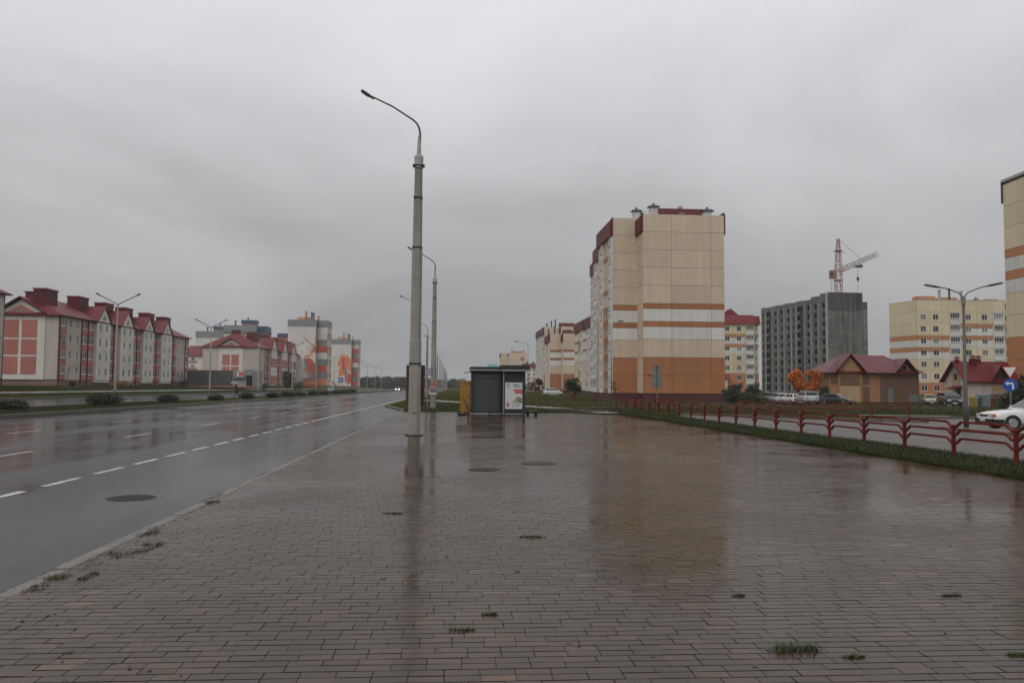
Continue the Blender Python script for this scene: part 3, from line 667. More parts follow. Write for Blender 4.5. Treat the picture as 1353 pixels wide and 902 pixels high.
for k in range(5): obj('window', MB().box(-4.5+k*2.2, -3.2+k*2.2, -.06, .02, 11, 13.5), M['pane0'], root)
# seven storey block behind the parking place (red mansard)
d = 235.6; q = W(948, d); qe = W(997, d); ang = math.atan2(qe.y-q.y, qe.x-q.x); base = -.5
root = thing('apartment_block', 'seven storey yellow and orange block with bright red mansard beside the bare concrete shell', 'apartment block', (q.x, q.y, base))
f = Fac(root, (q.x, q.y, base), ang); lw = (qe-q).length
mb = MB(); mb.box(0, lw, 0, 12, 0, 21.6); mb.box(lw, lw+1.7, 1.5, 12, 0, 21.6); f.put('wall', mb, 0, 0, 0, M['joint'])
rw = {0: [(0, 1, M['orange'])], 1: [(0, 1, M['orange'])], 4: [(0, .62, M['white']), (.62, 1, M['orange'])], 5: [(0, .62, M['white']), (.62, 1, M['orange'])]}
cols = [(1.2, 'b'), (3.3, 'w'), (lw-7.1, 'w'), (2.6, 'L')]
facade(f, cols, 7, 2.8, 1.0, lambda i, c, k: rw.get(i, [(0, 1, M['yellow'])]))
f2 = Fac(root, q+Vector((math.cos(ang)*lw-math.sin(ang)*1.5, math.sin(ang)*lw+math.cos(ang)*1.5, base)), ang)
facade(f2, [(1.7, 'n')], 7, 2.8, 1.0, lambda i, c, k: rw.get(i, [(0, 1, M['yellow'])]))
bright = mat('bright red mansard', (.17, .006, .011), .6, .1)
mb = MB(); mb.frust(-.2, lw+.2, -.6, 12, 20.6, .2, lw, .3, 12, 23.3); mb.frust(lw+.2, lw+2.2, .9, 12, 20.6, lw, lw+1.9, 1.3, 12, 23.1); f.put('roof', mb, 0, 0, 0, bright)
mb = MB(); mb.pry([(0, 0), (5.6, 0), (3.2, 2.0), (2.8, 2.0)], 0, 3); f.put('roof_gable', mb, 1.4, 2, 23.2, bright)
mb = MB(); mb.box(-.25, .25, -.25, .25, 0, 4); f.put('chimney', mb, 2.2, 2.2, 23, M['brown'])
mb = MB(); mb.frust(0, 3, -2, 0, 0, .3, 2.8, -1.2, 0, 1.3); f.put('entrance_roof', mb, .3, 0, 5.0, bright)
mb = MB(); mb.box(.4, 2.6, -1.6, 0, 1, 5.0); f.put('entrance', mb, 0, 0, 0, M['cream'])
# ------------------------------------------------ unfinished concrete building
pc = W(1095, 253); pl = W(1007.5, 294); pr_ = W(1147.5, 254.5); base = -.5
root = thing('unfinished_building', 'bare grey concrete shell of a ten storey block with empty window holes', 'building', (pc.x, pc.y, base))
angL = math.atan2(pc.y-pl.y, pc.x-pl.x); LL = (pc-pl).length; fh = 2.83
fL = Fac(root, (pl.x, pl.y, base), angL); angR = math.atan2(pr_.y-pc.y, pr_.x-pc.x); LR = (pr_-pc).length; fR = Fac(root, (pc.x, pc.y, base), angR)
cw = [3.0, 4.5, 4.2, 4.2, 4.6, 3.2, 4.8, 4.2, 4.3, 4.8]; kk = 'nOwwwnOwww'; s_ = LL/sum(cw); x = 0; TOP = 1+10*fh
back = 12.0
for ci, (c, k) in enumerate(zip(cw, kk)):
    c *= s_
    for i in range(10):
        z = 1+i*fh
        if k == 'O':
            fL.panel(x+.1, z, c*.48, 1.0, M['concrete'], th=.15, name='parapet'); fL.panel(x+c*.52, z, c*.46, fh-.05, M['concrete'], [(x+c*.62, x+c*.62+.9, z+.9, z+2.3)], th=-.9, name='wall_panel')
        else:
            ww = 1.0 if k == 'n' else 1.5; a = x+(c-ww)/2+(.5 if k == 'w' else 0)
            fL.panel(x, z, c, fh, M['concrete'], [(a, a+ww, z+.9, z+2.45)], th=.25, g=.05)
    # projecting fin between the bays
    if ci: 
        mb = MB(); mb.box(-.16, .16, -.28, 0, 1, TOP+.2); fL.put('wall_fin', mb, x, 0, 0, M['concrete2'])
    x += c
mb = MB(); mb.box(-.3, .05, -.5, .3, 0, TOP+2.4); fL.put('wall_fin', mb, LL, 0, 0, M['concrete2'])
mb = MB(); mb.box(0, .25, 0, 12, 0, TOP); fL.put('wall', mb, 0, 0, 0, M['concrete'])
mb = MB(); mb.box(0, LL, 11.8, 12, 0, TOP); mb.box(0, LL, 5.8, 6, 0, TOP); fL.put('inner_wall', mb, 0, 0, 0, M['concrete'])
for i in range(11):
    mb = MB(); mb.box(.05, LL-.05, .05 if i % 1 == 0 else 0, 11.9, -.22, 0); fL.put('floor_slab', mb, 0, 0, 1+i*fh, M['concrete'])
mb = MB(); mb.box(0, LL, .0, 11.9, 0, .98); fL.put('foundation', mb, 0, 0, 0, M['concrete'])
x = 0
for ci, c in enumerate(cw):
    c *= s_; hh = 1.6+.5*(ci > 7); mb = MB(); mb.box(x+.02, x+c-.02, -.2, 0, TOP, TOP+hh-.15*(ci % 2)); fL.put('parapet', mb, 0, 0, 0, M['concrete']); x += c
x = 0
for ci, c in enumerate([LR*.36, LR*.28, LR*.24, LR*.12]):
    for i in range(11):
        if ci == 3 and i == 10: continue
        fR.panel(x, 1+i*fh if i else 0, c, fh if i else 1+fh, M['concrete'] if i < 9 else M['concreted'], th=.2, g=.045)
    x += c
mb = MB(); mb.box(.1, LR*.88, 0, .25, 0, TOP+fh-.05); fR.put('wall', mb, 0, 0, 0, M['dark'])
mb = MB(); mb.box(0, 3.0, 1, 6, TOP+1.8, TOP+2.9); fL.put('stair_house', mb, LL-6, 0, 0, M['concrete'])
# ------------------------------------------------ tower crane
base = Vector(W(1110, 290)); lat = Vector((rt.x, rt.y, 0)).normalized(); dep = Vector((fw.x, fw.y, 0)).normalized()
cr_ = thing('tower_crane', 'red and white lattice tower crane standing over the concrete shell', 'crane', (base.x, base.y, -.5), -PSI)
cw_, crd = mat('crane white paint', (.45, .38, .34), .6), mat('crane red paint', (.3, .14, .1), .6)
def lattice(a, b, w0, w1, n, r=.09, tri=False):
    a = Vector(a); b = Vector(b); t_ = (b-a).normalized(); s = Vector((0, 0, 1)) if abs(t_.z) < .9 else Vector((1, 0, 0)); x = (s-t_*s.dot(t_)).normalized(); y = t_.cross(x)
    mb = MB(); K = [(1, 1), (1, -1), (-1, -1), (-1, 1)] if not tri else [(1, 0), (-1, 1), (-1, -1)]
    pts = []
    for i in range(n+1):
        q = i/n; p_ = a+(b-a)*q; ww = (w0+(w1-w0)*q)/2; pts.append([p_+x*(ww*k[0])+y*(ww*k[1]) for k in K])
    m = len(K)
    for k in range(m):
        mb.tube([pts[0][k], pts[-1][k]], r, 4)
        for i in range(n):
            mb.tube([pts[i][k], pts[i+1][(k+1) % m]] if i % 2 else [pts[i][(k+1) % m], pts[i+1][k]], r*.6, 3)
            mb.tube([pts[i][k], pts[i][(k+1) % m]], r*.6, 3)
    return mb
zj = 44.5
obj('mast', lattice((0, 0, 0), (0, 0, zj), 1.9, 1.9, 22, .13), crd, cr_)
obj('mast_head', lattice((0, 0, zj), (.1, 0, 55.5), 1.9, .7, 7, .12), crd, cr_)
tip = Vector((22.5, 19.5, zj+9.0)); st = Vector((.8, .6, zj))
obj('jib', lattice(st, tip, 1.7, 1.5, 20, .11, True), cw_, cr_)
mb = MB(); mb.tube([st-Vector((0, 0, .9)), tip-Vector((0, 0, .9))], .16, 4); obj('jib_rail', mb, crd, cr_)
mb = MB(); mb.tube([(.1, 0, 55.3), st.lerp(tip, .55)+Vector((0, 0, .8))], .07, 4); obj('stay_cable', mb, M['dark'], cr_)
mb = MB(); mb.tube([(.1, 0, 55.3), (1.1, 0, zj+6)], .05, 4); mb.tube([(0, 0, zj+6.2), (2.6, 0, zj+6.2)], .1, 4); obj('strut', mb, crd, cr_)
mb = MB(); mb.box(-3.0, -1.1, -.9, .9, zj-3.2, zj-.3); obj('cab', mb, crd, cr_); mb = MB(); mb.box(-3.04, -2.2, -.94, -.5, zj-2.6, zj-1.2); obj('cab_window', mb, M['pane0'], cr_)
mb = MB()
for z_ in (zj-4, zj+6.5, zj-15, 30): mb.box(-1.15, 1.15, -1.15, 1.15, z_, z_+.3)
obj('platform', mb, M['brown'], cr_)
mb = MB(); mb.tube([(-2.6, 0, zj-3.2), (-2.4, 0, 2)], .06, 4); mb.tube([(-1.9, .2, zj-3.2), (-2.0, .2, 2)], .04, 4); obj('luffing_rope', mb, M['dark'], cr_)
hk = st.lerp(tip, .46); mb = MB(); mb.box(hk.x-1.5, hk.x+1.5, hk.y-.8, hk.y+.8, hk.z-1.9, hk.z-1.0); obj('trolley', mb, M['dark'], cr_)
mb = MB(); mb.tube([hk+Vector((0, 0, -1.5)), hk+Vector((0, 0, -6))], .06, 4); mb.tube([hk+Vector((0, 0, -6)), hk+Vector((0, 0, -14.5))], .045, 4); mb.lathe([(.05, -7.2), (.35, -6.6), (.55, -5.8), (.05, -5.2)], 8, tuple(hk)); obj('hook_block', mb, M['dark'], cr_)
# ------------------------------------------------ yellow block on the right
d = 194.6; q = W(1213, d); qe = W(1330, d); ql = W(1177, 203.5); base = -.5; ang = math.atan2(qe.y-q.y, qe.x-q.x); lw = (qe-q).length
root = thing('apartment_block', 'seven storey yellow block with orange and white bands behind the two red roofed cabins', 'apartment block', (q.x, q.y, base))
f = Fac(root, (q.x, q.y, base), ang); angl = math.atan2(q.y-ql.y, q.x-ql.x); fl = Fac(root, (ql.x, ql.y, base), angl); ll = (q-ql).length
fh = 2.8; z0 = 1.1
mb = MB(); n_ = Vector((-math.sin(ang), math.cos(ang)))
c_ = [q.to_2d(), qe.to_2d(), qe.to_2d()+n_*13, ql.to_2d()*1.05+Vector((1.5, 0)), ql.to_2d()]
mb.prz([(p_.x-q.x, p_.y-q.y) for p_ in c_], 0, z0+8*fh-.2); obj('wall', mb, M['joint'], root)
bandr = [(0, .6, M['white']), (.6, 1, M['orange'])]
r1 = {0: [(0, 1, M['orange'])], 3: bandr, 4: bandr}; r2 = {0: [(0, 1, M['orange'])], 4: bandr, 5: bandr}
cols = [(3.0, 'w'), (2.9, 'w'), (1.7, 'b'), (2.6, 'L'), (3.9, 'w'), (3.8, 'w'), (2.6, 'L')]; rem = lw-sum(c for c, _ in cols); cols.append((rem, 'b'))
facade(f, cols, 7, fh, z0, lambda i, c, k: (r1 if c < 3 else r2).get(i, [(0, 1, M['yellow'])]) if k != 'L' else [(0, 1, M['white'])])
x = 0
for c, k in cols: f.panel(x, z0+7*fh, c, fh, M['yellow']); x += c
facade(fl, [(ll*.48, 'b'), (ll*.52, 'b')], 8, fh, z0, lambda i, c, k: r1.get(i, [(0, 1, M['yellow'])]))
mb = MB(); mb.box(0, lw, -.13, .3, 0, .25); f.put('parapet_cap', mb, 0, 0, z0+8*fh-.2, M['concrete2'])
roof_extras(root, [('box', 5, 4.5, z0+8*fh-.2, (5, 3, 1.5), M['orange']), ('box', 10.5, 4.5, z0+8*fh-.2, (4.5, 3, 1.3), M['orange']), ('flue', 6.9, 2, z0+8*fh-.2, (.28, .28, 2.6), M['concrete2']), ('flue', 9.4, 2, z0+8*fh-.2, (.22, .22, 2.9), M['red']), ('flue', 12.4, 2, z0+8*fh-.2, (.25, .25, 2.4), M['concrete2']), ('vent', 16, 2, z0+8*fh-.2, (.8, .8, .5), M['brown']), ('box', 21, 4, z0+8*fh-.2, (3, 3, 1), M['orange'])])
pq = qe+Vector((math.cos(ang)*.2, math.sin(ang)*.2, 0))+Vector((n_.x*2, n_.y*2, 0))
fx = Fac(root, (pq.x, pq.y, base), ang); mb = MB(); mb.box(0, 9, .13, 12, 0, z0+8*fh-.6); fx.put('wall', mb, 0, 0, 0, M['joint']); facade(fx, [(2, 'n'), (3.5, 'w'), (3.5, 'w')], 8, fh, z0, lambda i, c, k: [(0, 1, M['yellow'])] if i else [(0, 1, M['orange'])])
# ------------------------------------------------ tall block at the right edge
a_ = W(1333, 106); b_ = a_-dep*16+lat*.4; base = -.4
root = thing('apartment_block', 'nine storey yellow block with orange bands, cut by the right edge of the picture', 'apartment block', (a_.x, a_.y, base))
ang = math.atan2(b_.y-a_.y, b_.x-a_.x); f = Fac(root, (a_.x, a_.y, base), ang); lw = (b_-a_).length
mb = MB(); mb.box(0, lw, 0.0, 13, 0, 1+10*2.8); f.put('wall', mb, 0, 0, 0, M['joint'])
rw = {0: [(0, 1, M['orange'])], 1: [(0, 1, M['orange'])], 2: [(0, .0001, M['orange']), (0.0001, 1, M['orange'])], 6: bandr, 7: bandr}
rw[2] = [(0, 1, M['orange'])]; rw.pop(7); rw[5] = bandr
facade(f, [(3.0, 'b'), (6.6, 'b'), (lw-9.6, 'b')], 10, 2.84, .3, lambda i, c, k: rw.get(i, [(0, 1, M['yellow'])]))
mb = MB(); mb.box(-.1, lw+.1, -.3, .4, 29, 29.35); f.put('roof_edge', mb, 0, 0, 0, M['concrete2']); mb = MB(); mb.box(-.25, 0.0, -.25, 5, 26.3, 29.2); f.put('attic_panel', mb, 0, 0, 0, M['dark'])
# ------------------------------------------------ transformer cabin
def gable_cab(name, label, P, ang, Lx, Dy, eave, ridge, wallm, roofm, base): 
    root = thing(name, label, 'cabin', (P.x, P.y, base), ang)
    return root
base = -.42; q = W(1096, 124); qe = W(1214, 124); ang = math.atan2(qe.y-q.y, qe.x-q.x); lw = (qe-q).length
root = thing('transformer_cabin', 'brown transformer cabin with maroon metal roof and wide garage doors', 'building', (q.x, q.y, base), ang)
cab1 = mat('tan render', (.36, .19, .095), .85, .12, .5, .15); cab2 = mat('pale tan render', (.43, .3, .17), .85, .1, .5, .15); door = mat('brown steel door', (.15, .085, .055), .5, .12, 1, .15)
e_ = 4.6; dp = 8.5
mb = MB(); mb.box(0, lw, 0, dp, 0, e_); mb.pry([(.9, e_-.01), (5.0, e_-.01), (2.95, e_+2.45)], -.32, 3); mb.pry([(10.0, e_-.01), (12.6, e_-.01), (11.3, e_+1.7)], -.02, 3); mb.box(1.2, 4.7, -.35, .05, 0, e_); obj('wall', mb, cab1, root)
mb = MB(); o_h = .8
mb.frust(-o_h, lw+o_h, -o_h, dp+o_h, e_, 3.2, lw-3.2, dp*.5-.1, dp*.5+.1, e_+2.7); obj('roof', mb, M['roofred2'], root)
mb = MB()
for (a, b, c) in ((.5, 5.4, 2.75), (9.5, 13.1, 2.1)):
    m_ = (a+b)/2; mb = MB()
    for s in (-1, 1):
        xe = a if s < 0 else b; mb.add([(m_, -.9, e_+c), (xe, -.9, e_-.15), (xe, 3.6, e_-.15), (m_, 3.6, e_+c), (m_, -.9, e_+c+.12), (xe+s*.05, -.9, e_-.05), (xe+s*.05, 3.6, e_-.05), (m_, 3.6, e_+c+.12)], [(0, 1, 2, 3), (4, 5, 6, 7), (0, 1, 5, 4), (1, 2, 6, 5), (2, 3, 7, 6), (3, 0, 4, 7)])
    obj('gable_roof', mb, M['roofred2'], root)
obj('ridge_cap', MB().tube([(3.2, dp*.5, e_+2.72), (lw-3.2, dp*.5, e_+2.72)], .09, 5).tube([(3.3, dp*.5, e_+2.72), (6.4, -o_h, e_+.05)], .05, 4).tube([(4.6, dp*.5, e_+2.72), (8.1, -o_h, e_+.05)], .05, 4), M['brown'], root)
obj('garage_door', MB().box(1.5, 4.4, -.40, -.34, 2.7, 4.15), door, root); obj('wall_panel', MB().box(1.5, 4.4, -.39, -.33, .15, 2.6), cab2, root)
for a, b, c, e in ((.2, 1.1, 2.9, 4.2), (5.1, 6.0, 2.9, 4.2), (5.1, 6.0, .1, 2.5)): obj('door' if c < 1 else 'louvre', MB().box(a, b, -.06, .02, c, e), door, root)
obj('garage_door', MB().box(7.6, 13.4, -.08, .02, .1, 4.2), door, root)
for k in range(1, 6): obj('door_rib', MB().box(7.6+k*.966-.02, 7.6+k*.966+.02, -.1, -.07, .1, 4.2), door, root)
obj('door', MB().box(8.7, 9.5, -.12, -.06, .1, 2.3), M['signgrey'], root); obj('grille', MB().box(11.9, 13.2, -.13, -.06, .3, 1.4), M['signgrey'], root)
obj('gable_window', MB().box(11.0, 11.6, -.08, .0, e_+.5, e_+1.1), M['pane0'], root)
mb = MB(); mb.box(-.1, lw+.1, -.1, dp+.1, 0, .25); obj('plinth', mb, M['plinth'], root)
# ------------------------------------------------ white service house
base = -.38; q = W(1249, 105.5); qc = W(1278, 100.5); qe = W(1342, 101.5); root = thing('service_house', 'small white rendered house with red gabled roof and entrance canopy', 'house', (qc.x, qc.y, base))
a1 = math.atan2(qc.y-q.y, qc.x-q.x); gw = (qc-q).length; a2 = math.atan2(qe.y-qc.y, qe.x-qc.x); lw = (qe-qc).length; e_ = 3.35; rg = 5.5
loc = (0, 0, 0)
u1 = Vector((math.cos(a2), math.sin(a2))); v1 = Vector((q.x-qc.x, q.y-qc.y))   # along the front, back along the gable
def LP(a, b, z): return (u1.x*a+v1.x*b, u1.y*a+v1.y*b, z)
wl = mat('white service render', (.5, .45, .40), .85, .1, .5, .2); wl2 = mat('tan service render', (.36, .26, .17), .85, .1, .5, .15)
mb = MB(); mb.add([LP(0, 0, 0), LP(lw, 0, 0), LP(lw, 1, 0), LP(0, 1, 0), LP(0, 0, e_), LP(lw, 0, e_), LP(lw, 1, e_), LP(0, 1, e_), LP(0, .5, rg), LP(lw, .5, rg)], [(0, 1, 5, 4), (1, 2, 6, 9, 5), (2, 3, 7, 6), (3, 0, 4, 8, 7), (3, 2, 1, 0)]); obj('wall', mb, wl, root)
mb = MB()
for s in (0, 1):
    e0 = -.09 if s == 0 else 1.09; zz = e_-.35
    top_ = [LP(-.6, e0, zz+.02), LP(lw+.6, e0, zz+.02), LP(lw+.6, .5, rg+.02), LP(-.6, .5, rg+.02)]; mb.add(top_+[(x_, y_, z_+.14) for x_, y_, z_ in top_], [(0, 1, 2, 3), (4, 5, 6, 7), (0, 1, 5, 4), (1, 2, 6, 5), (2, 3, 7, 6), (3, 0, 4, 7)])
obj('roof', mb, M['roofred'], root)
mb = MB(); cx_ = lw*.66
mb.add([LP(cx_-1.2, -.02, e_-.2), LP(cx_+1.2, -.02, e_-.2), LP(cx_, -.02, e_+1.5), LP(cx_, .4, e_+1.5)], [(0, 1, 2), (0, 2, 3), (1, 3, 2)]); obj('gable_wall', mb, M['dark'], root)
mb = MB()
for s in (-1, 1):
    P_ = [LP(cx_, -.13, e_+1.75), LP(cx_+s*1.5, -.13, e_-.35), LP(cx_+s*1.5, .1, e_-.35), LP(cx_, .45, e_+1.75)]; mb.add(P_+[(a, b, c+.12) for a, b, c in P_], [(0, 1, 2, 3), (4, 5, 6, 7), (0, 1, 5, 4), (1, 2, 6, 5), (2, 3, 7, 6), (3, 0, 4, 7)])
obj('gable_roof', mb, M['roofred'], root)
mb = MB(); P_ = [LP(cx_-1.0, -.012, 0), LP(cx_+1.0, -.012, 0), LP(cx_+1.0, -.012, e_-.1), LP(cx_-1.0, -.012, e_-.1)]; mb.poly(P_); obj('wall_panel', mb, wl2, root)
def gq(b0, b1, z0_, z1_, off=-.04): return [LP(off, b0, z0_), LP(off, b1, z0_), LP(off, b1, z1_), LP(off, b0, z1_)]
obj('door', MB().poly(gq(.28, .5, .05, 2.1)), M['dark'], root); obj('window', MB().poly(gq(.44, .56, 3.35, 4.1)), M['pane0'], root); obj('wall_panel', MB().poly(gq(.3, .68, 2.2, 4.4, -.02)), wl2, root)
mb = MB(); P_ = [LP(-.02, .22, 2.5), LP(-.02, .62, 2.5), LP(-1.1, .62, 2.15), LP(-1.1, .22, 2.15)]; mb.add(P_+[(a, b, c+.1) for a, b, c in P_], [(0, 1, 2, 3), (4, 5, 6, 7), (0, 1, 5, 4), (1, 2, 6, 5), (2, 3, 7, 6), (3, 0, 4, 7)]); obj('canopy', mb, M['roofred'], root)
for (a, b, z_, s_) in ((lw*.3, .38, 4.5, (.28, 1.5)), (lw*.48, .5, rg, (.22, .5)), (.2, .5, rg, (.2, .35))):
    mb = MB(); x_, y_, _ = LP(a, b, 0); mb.box(x_-s_[0], x_+s_[0], y_-s_[0], y_+s_[0], z_, z_+s_[1]); mb.frust(x_-s_[0]*1.7, x_+s_[0]*1.7, y_-s_[0]*1.7, y_+s_[0]*1.7, z_+s_[1]+.12, x_-.1, x_+.1, y_-.1, y_+.1, z_+s_[1]+.4); mb.box(x_-.05, x_+.05, y_-.05, y_+.05, z_+s_[1], z_+s_[1]+.3); obj('chimney', mb, M['roofred'], root)
# ================================================================ LEFT SIDE BLOCKS
def pinkhouse(label, X, Y0, Y1, hw, base, bays, eave=11.7, boxes=(), gable=True, cols='pink', nf=4, bxw=1.05, bxo=4.0, bxt=4.6):
    """four storey block with red roof, street side facing +X, gable end facing the camera"""
    root = thing('apartment_house', label, 'apartment house', (X-hw, Y0, base)); Ln = Y1-Y0; fh = (eave-1.0)/nf; pl = 1.0
    mb = MB(); mb.box(-hw, hw, 0, Ln, pl, eave); obj('wall', mb, M['joint'], root)
    mb = MB(); mb.box(-hw, hw, 0, Ln, 0, pl+.001); obj('plinth', mb, mat('tan plinth', (.2, .12, .09), .8, .2), root)
    f = Fac(root, (X, Y0, base), math.pi/2); tw = sum(b for b, _ in bays); x = 0; gab = []
    for bwid, k in bays:
        wd = bwid*Ln/tw
        if k == 'G': gab.append((x, wd)); mbx = MB(); mbx.box(x+.03, x+wd-.03, -.45, 0, .6, eave+.2); f.put('bay_wall', mbx, 0, 0, 0, M['lwhite'])
        for i in range(nf):
            z = pl+i*fh
            if k in ('P', 'PP'):
                n = len(k); w1 = wd/n
                for j in range(n):
                    xx = x+j*w1; ops = [(xx+.35, xx+w1-.25, z+1.05, z+2.45)]
                    f.panel(xx, z, w1, 1.05, M['pink'], th=.14); f.panel(xx, z+1.05, w1, fh-1.05, M['pink'], ops, th=.1); f.window(xx+.35, z+1.05, w1-.6, 1.4, 3)
                    if i == 0:
                        pp = MB(); pp.box(xx-.07, xx+.07, -.3, -.1, 0, eave); f.put('pilaster', pp, 0, 0, 0, M['plinth'])
            elif k == 'B':
                ops = [(x+wd*.27-.42, x+wd*.27+.42, z+1.0, z+2.4), (x+wd*.75-.36, x+wd*.75+.36, z+1.0, z+2.4)]
                f.panel(x, z, wd, fh, M['lbeige'], ops); [f.window(o[0], o[2], o[1]-o[0], 1.4, 1) for o in ops]
            elif k == 'G':
                f2_ = Fac(root, (X+.45, Y0, base), math.pi/2); cc = wd/2
                ops = [(x+wd*.28-.5, x+wd*.28+.5, z+.9, z+2.35), (x+wd*.72-.5, x+wd*.72+.5, z+.9, z+2.35)]
                for h in (0, 1):
                    f2_.panel(x+h*cc, z, cc, fh, M['lwhite'] if cols == 'pink' else (M['pink'] if i % 2 == 0 else M['lwhite']), [ops[h]]); f2_.window(ops[h][0], ops[h][2], 1.0, 1.45, 2)
        x += wd
    for gx, gw_ in gab:
        h_ = gw_*.46; c = gx+gw_/2
        mb = MB(); V = []
        for y_ in (-.6, 0): V += [(gx+.02, y_, eave-.1), (gx+gw_-.02, y_, eave-.1), (c, y_, eave+h_)]
        mb.add(V, [(0, 1, 2), (5, 4, 3), (0, 3, 4, 1), (1, 4, 5, 2), (2, 5, 3, 0)]); f.put('gable', mb, 0, 0, 0, M['lwhite'])
        mb = MB()
        for s in (-1, 1):
            xe = c+s*(gw_/2+.25); P_ = [(c, -.85, eave+h_+.1), (xe, -.85, eave-.25), (xe, 1.2, eave-.25), (c, h_*1.45, eave+h_+.1)]; mb.add(P_+[(a, b, z_+.12) for a, b, z_ in P_], [(0, 1, 2, 3), (4, 5, 6, 7), (0, 1, 5, 4), (1, 2, 6, 5), (2, 3, 7, 6), (3, 0, 4, 7)])
        f.put('gable_roof', mb, 0, 0, 0, M['roofred'])
        for s in (-1, 1):
            mb = MB(); mb.add([(c+s*.12, -.64, eave+.5), (c+s*.75, -.64, eave+.5), (c+s*.12, -.64, eave+1.4)], [(0, 1, 2)]); f.put('gable_window', mb, 0, 0, 0, M['pane2'])
    # roof with a clipped end
    ov = .7; rh = hw*.56; mb = MB(); rx0 = hw*.62
    V = [(-hw-ov, -ov, eave-.05), (hw+ov, -ov, eave-.05), (hw+ov, Ln+ov, eave-.05), (-hw-ov, Ln+ov, eave-.05), (0, rx0, eave+rh), (0, Ln-rx0, eave+rh)]
    V2 = [(a, b, c+.16) for a, b, c in V]
    mb.add(V+V2, [(0, 1, 4), (1, 2, 5, 4), (2, 3, 5), (3, 0, 4, 5), (6, 7, 10), (7, 8, 11, 10), (8, 9, 11), (9, 6, 10, 11), (0, 1, 7, 6), (1, 2, 8, 7), (2, 3, 9, 8), (3, 0, 6, 9)]); obj('roof', mb, M['roofred'], root)
    mb = MB(); mb.box(-1.3, 1.3, -.8, .8, 0, 1.1); mb.box(-1.5, 1.5, -1, 1, 1.1, 1.25); obj('chimney', mb, M['roofred'], root, (0, rx0+.5, eave+rh-.3))
    for (yy, wy) in boxes:
        o_ = MB(); o_.box(-bxw, bxw, 0, wy, 0, bxt-1.3); bx_ = obj('roof_dormer', o_, M['attic'], root, (hw-bxo, yy-Y0, eave+1.3))
        c_ = MB(); c_.box(-bxw-.15, bxw+.15, -.2, wy+.2, bxt-1.3, bxt-1.1); obj('capping', c_, mat('pale red capping', (.3, .1, .09), .4), bx_)
    # gable end: beige wall with framed pink fields
    e = Fac(root, (X-2*hw, Y0, base), 0); c = hw; pw = 2.7; 
    e.panel(0, pl, c-pw-1.3, eave-pl, M['lbeige']); e.panel(c+pw+1.3, pl, 2*hw-(c+pw+1.3), eave-pl, M['lbeige'])
    mb = MB(); mb.box(c-pw-1.3, c+pw+1.3, -.22, 0, pl, eave); V = []
    for y_ in (-.24, .2): V += [(c-pw-1.6, y_, eave), (c+pw+1.6, y_, eave), (c, y_, eave+2.6)]
    mb.add(V, [(0, 1, 2), (5, 4, 3), (0, 3, 4, 1), (1, 4, 5, 2), (2, 5, 3, 0)]); e.put('end_frame', mb, 0, 0, 0, M['lwhite'])
    rows = [(pl+.9, 3.0), (pl+4.2, 2.6), (pl+7.1, 3.0)] if gable else [(pl+.6, 2.7), (pl+3.6, 2.2), (pl+6.3, 3.6)]
    for z_, h_ in rows:
        for s in (-1, 1):
            o_ = MB(); x0_ = c+.25 if s > 0 else c-pw-.05; o_.box(x0_, x0_+pw-.2, -.27, -.2, z_, z_+h_); e.put('pink_field', o_, 0, 0, 0, M['pink'])
    o_ = MB(); V = []
    for y_ in (-.29, -.2): V += [(c-pw-.7, y_, eave-.1), (c+pw+.7, y_, eave-.1), (c, y_, eave+1.75)]
    o_.add(V, [(0, 1, 2), (5, 4, 3), (0, 3, 4, 1), (1, 4, 5, 2), (2, 5, 3, 0)]); e.put('pink_field', o_, 0, 0, 0, M['pink'])
    for s in (-1, 1):
        o_ = MB(); o_.add([(c+s*.3, -.32, eave+.35), (c+s*1.5, -.32, eave+.35), (c+s*.3, -.32, eave+1.1)], [(0, 1, 2)]); e.put('gable_window', o_, 0, 0, 0, M['pane1'])
    mb = MB()
    for s in (-1, 1):
        P_ = [(c, -1.0, eave+3.0), (c+s*(pw+2.3), -1.0, eave-.2), (c+s*(pw+2.3), 1.0, eave-.2), (c, 3.5, eave+3.0)]; mb.add(P_+[(a, b, z_+.14) for a, b, z_ in P_], [(0, 1, 2, 3), (4, 5, 6, 7), (0, 1, 5, 4), (1, 2, 6, 5), (2, 3, 7, 6), (3, 0, 4, 7)])
    e.put('gable_roof', mb, 0, 0, 0, M['roofred'])
    o_ = MB(); o_.tube([(hw+.12, .2, 0), (hw+.12, .2, eave)], .07, 6); o_.tube([(hw+.12, Ln-.2, 0), (hw+.12, Ln-.2, eave)], .07, 6); obj('downpipe', o_, M['plinth'], root)
    return root
XL = -67.0
edges = [75, 84.5, 104, 121, 140, 153.5, 171, 184, 198, 209, 222, 231, 242, 247]; kinds = ['P', 'B', 'PP', 'G', 'PP', 'G', 'PP', 'G', 'PP', 'G', 'PP', 'B', 'P']
Ys = [Yat(e_, XL) for e_ in edges]; bays = [(b-a, k) for a, b, k in zip(Ys, Ys[1:], kinds)]
XB = XL-4.5
pinkhouse('long four storey house with pink panels and red dormers, nearest on the left', XL, Ys[0], Ys[-1], 6.2, 1.35, bays, 11.9,
    [(y_, 4.2) for y_ in (146.4, 158.8, 170.5, 180.7, 193.7, 204.8)])
Y0 = Yat(341, -66); Y1 = Yat(399, -66); n_ = Y1-Y0
pinkhouse('second four storey house with pink gable fields and red roof, behind the dark grey shop', -66, Y0, Y1, 9.3, 1.1, [(8, 'B'), (8, 'PP'), (9, 'G'), (9, 'PP'), (9, 'G'), (8, 'PP'), (9, 'G'), (9, 'B'), (8, 'B')], 13.4,
    [(Y0+8+k*n_*.19, 6) for k in range(5)], False, 'mix', bxw=1.6, bxo=4.6, bxt=5.6)
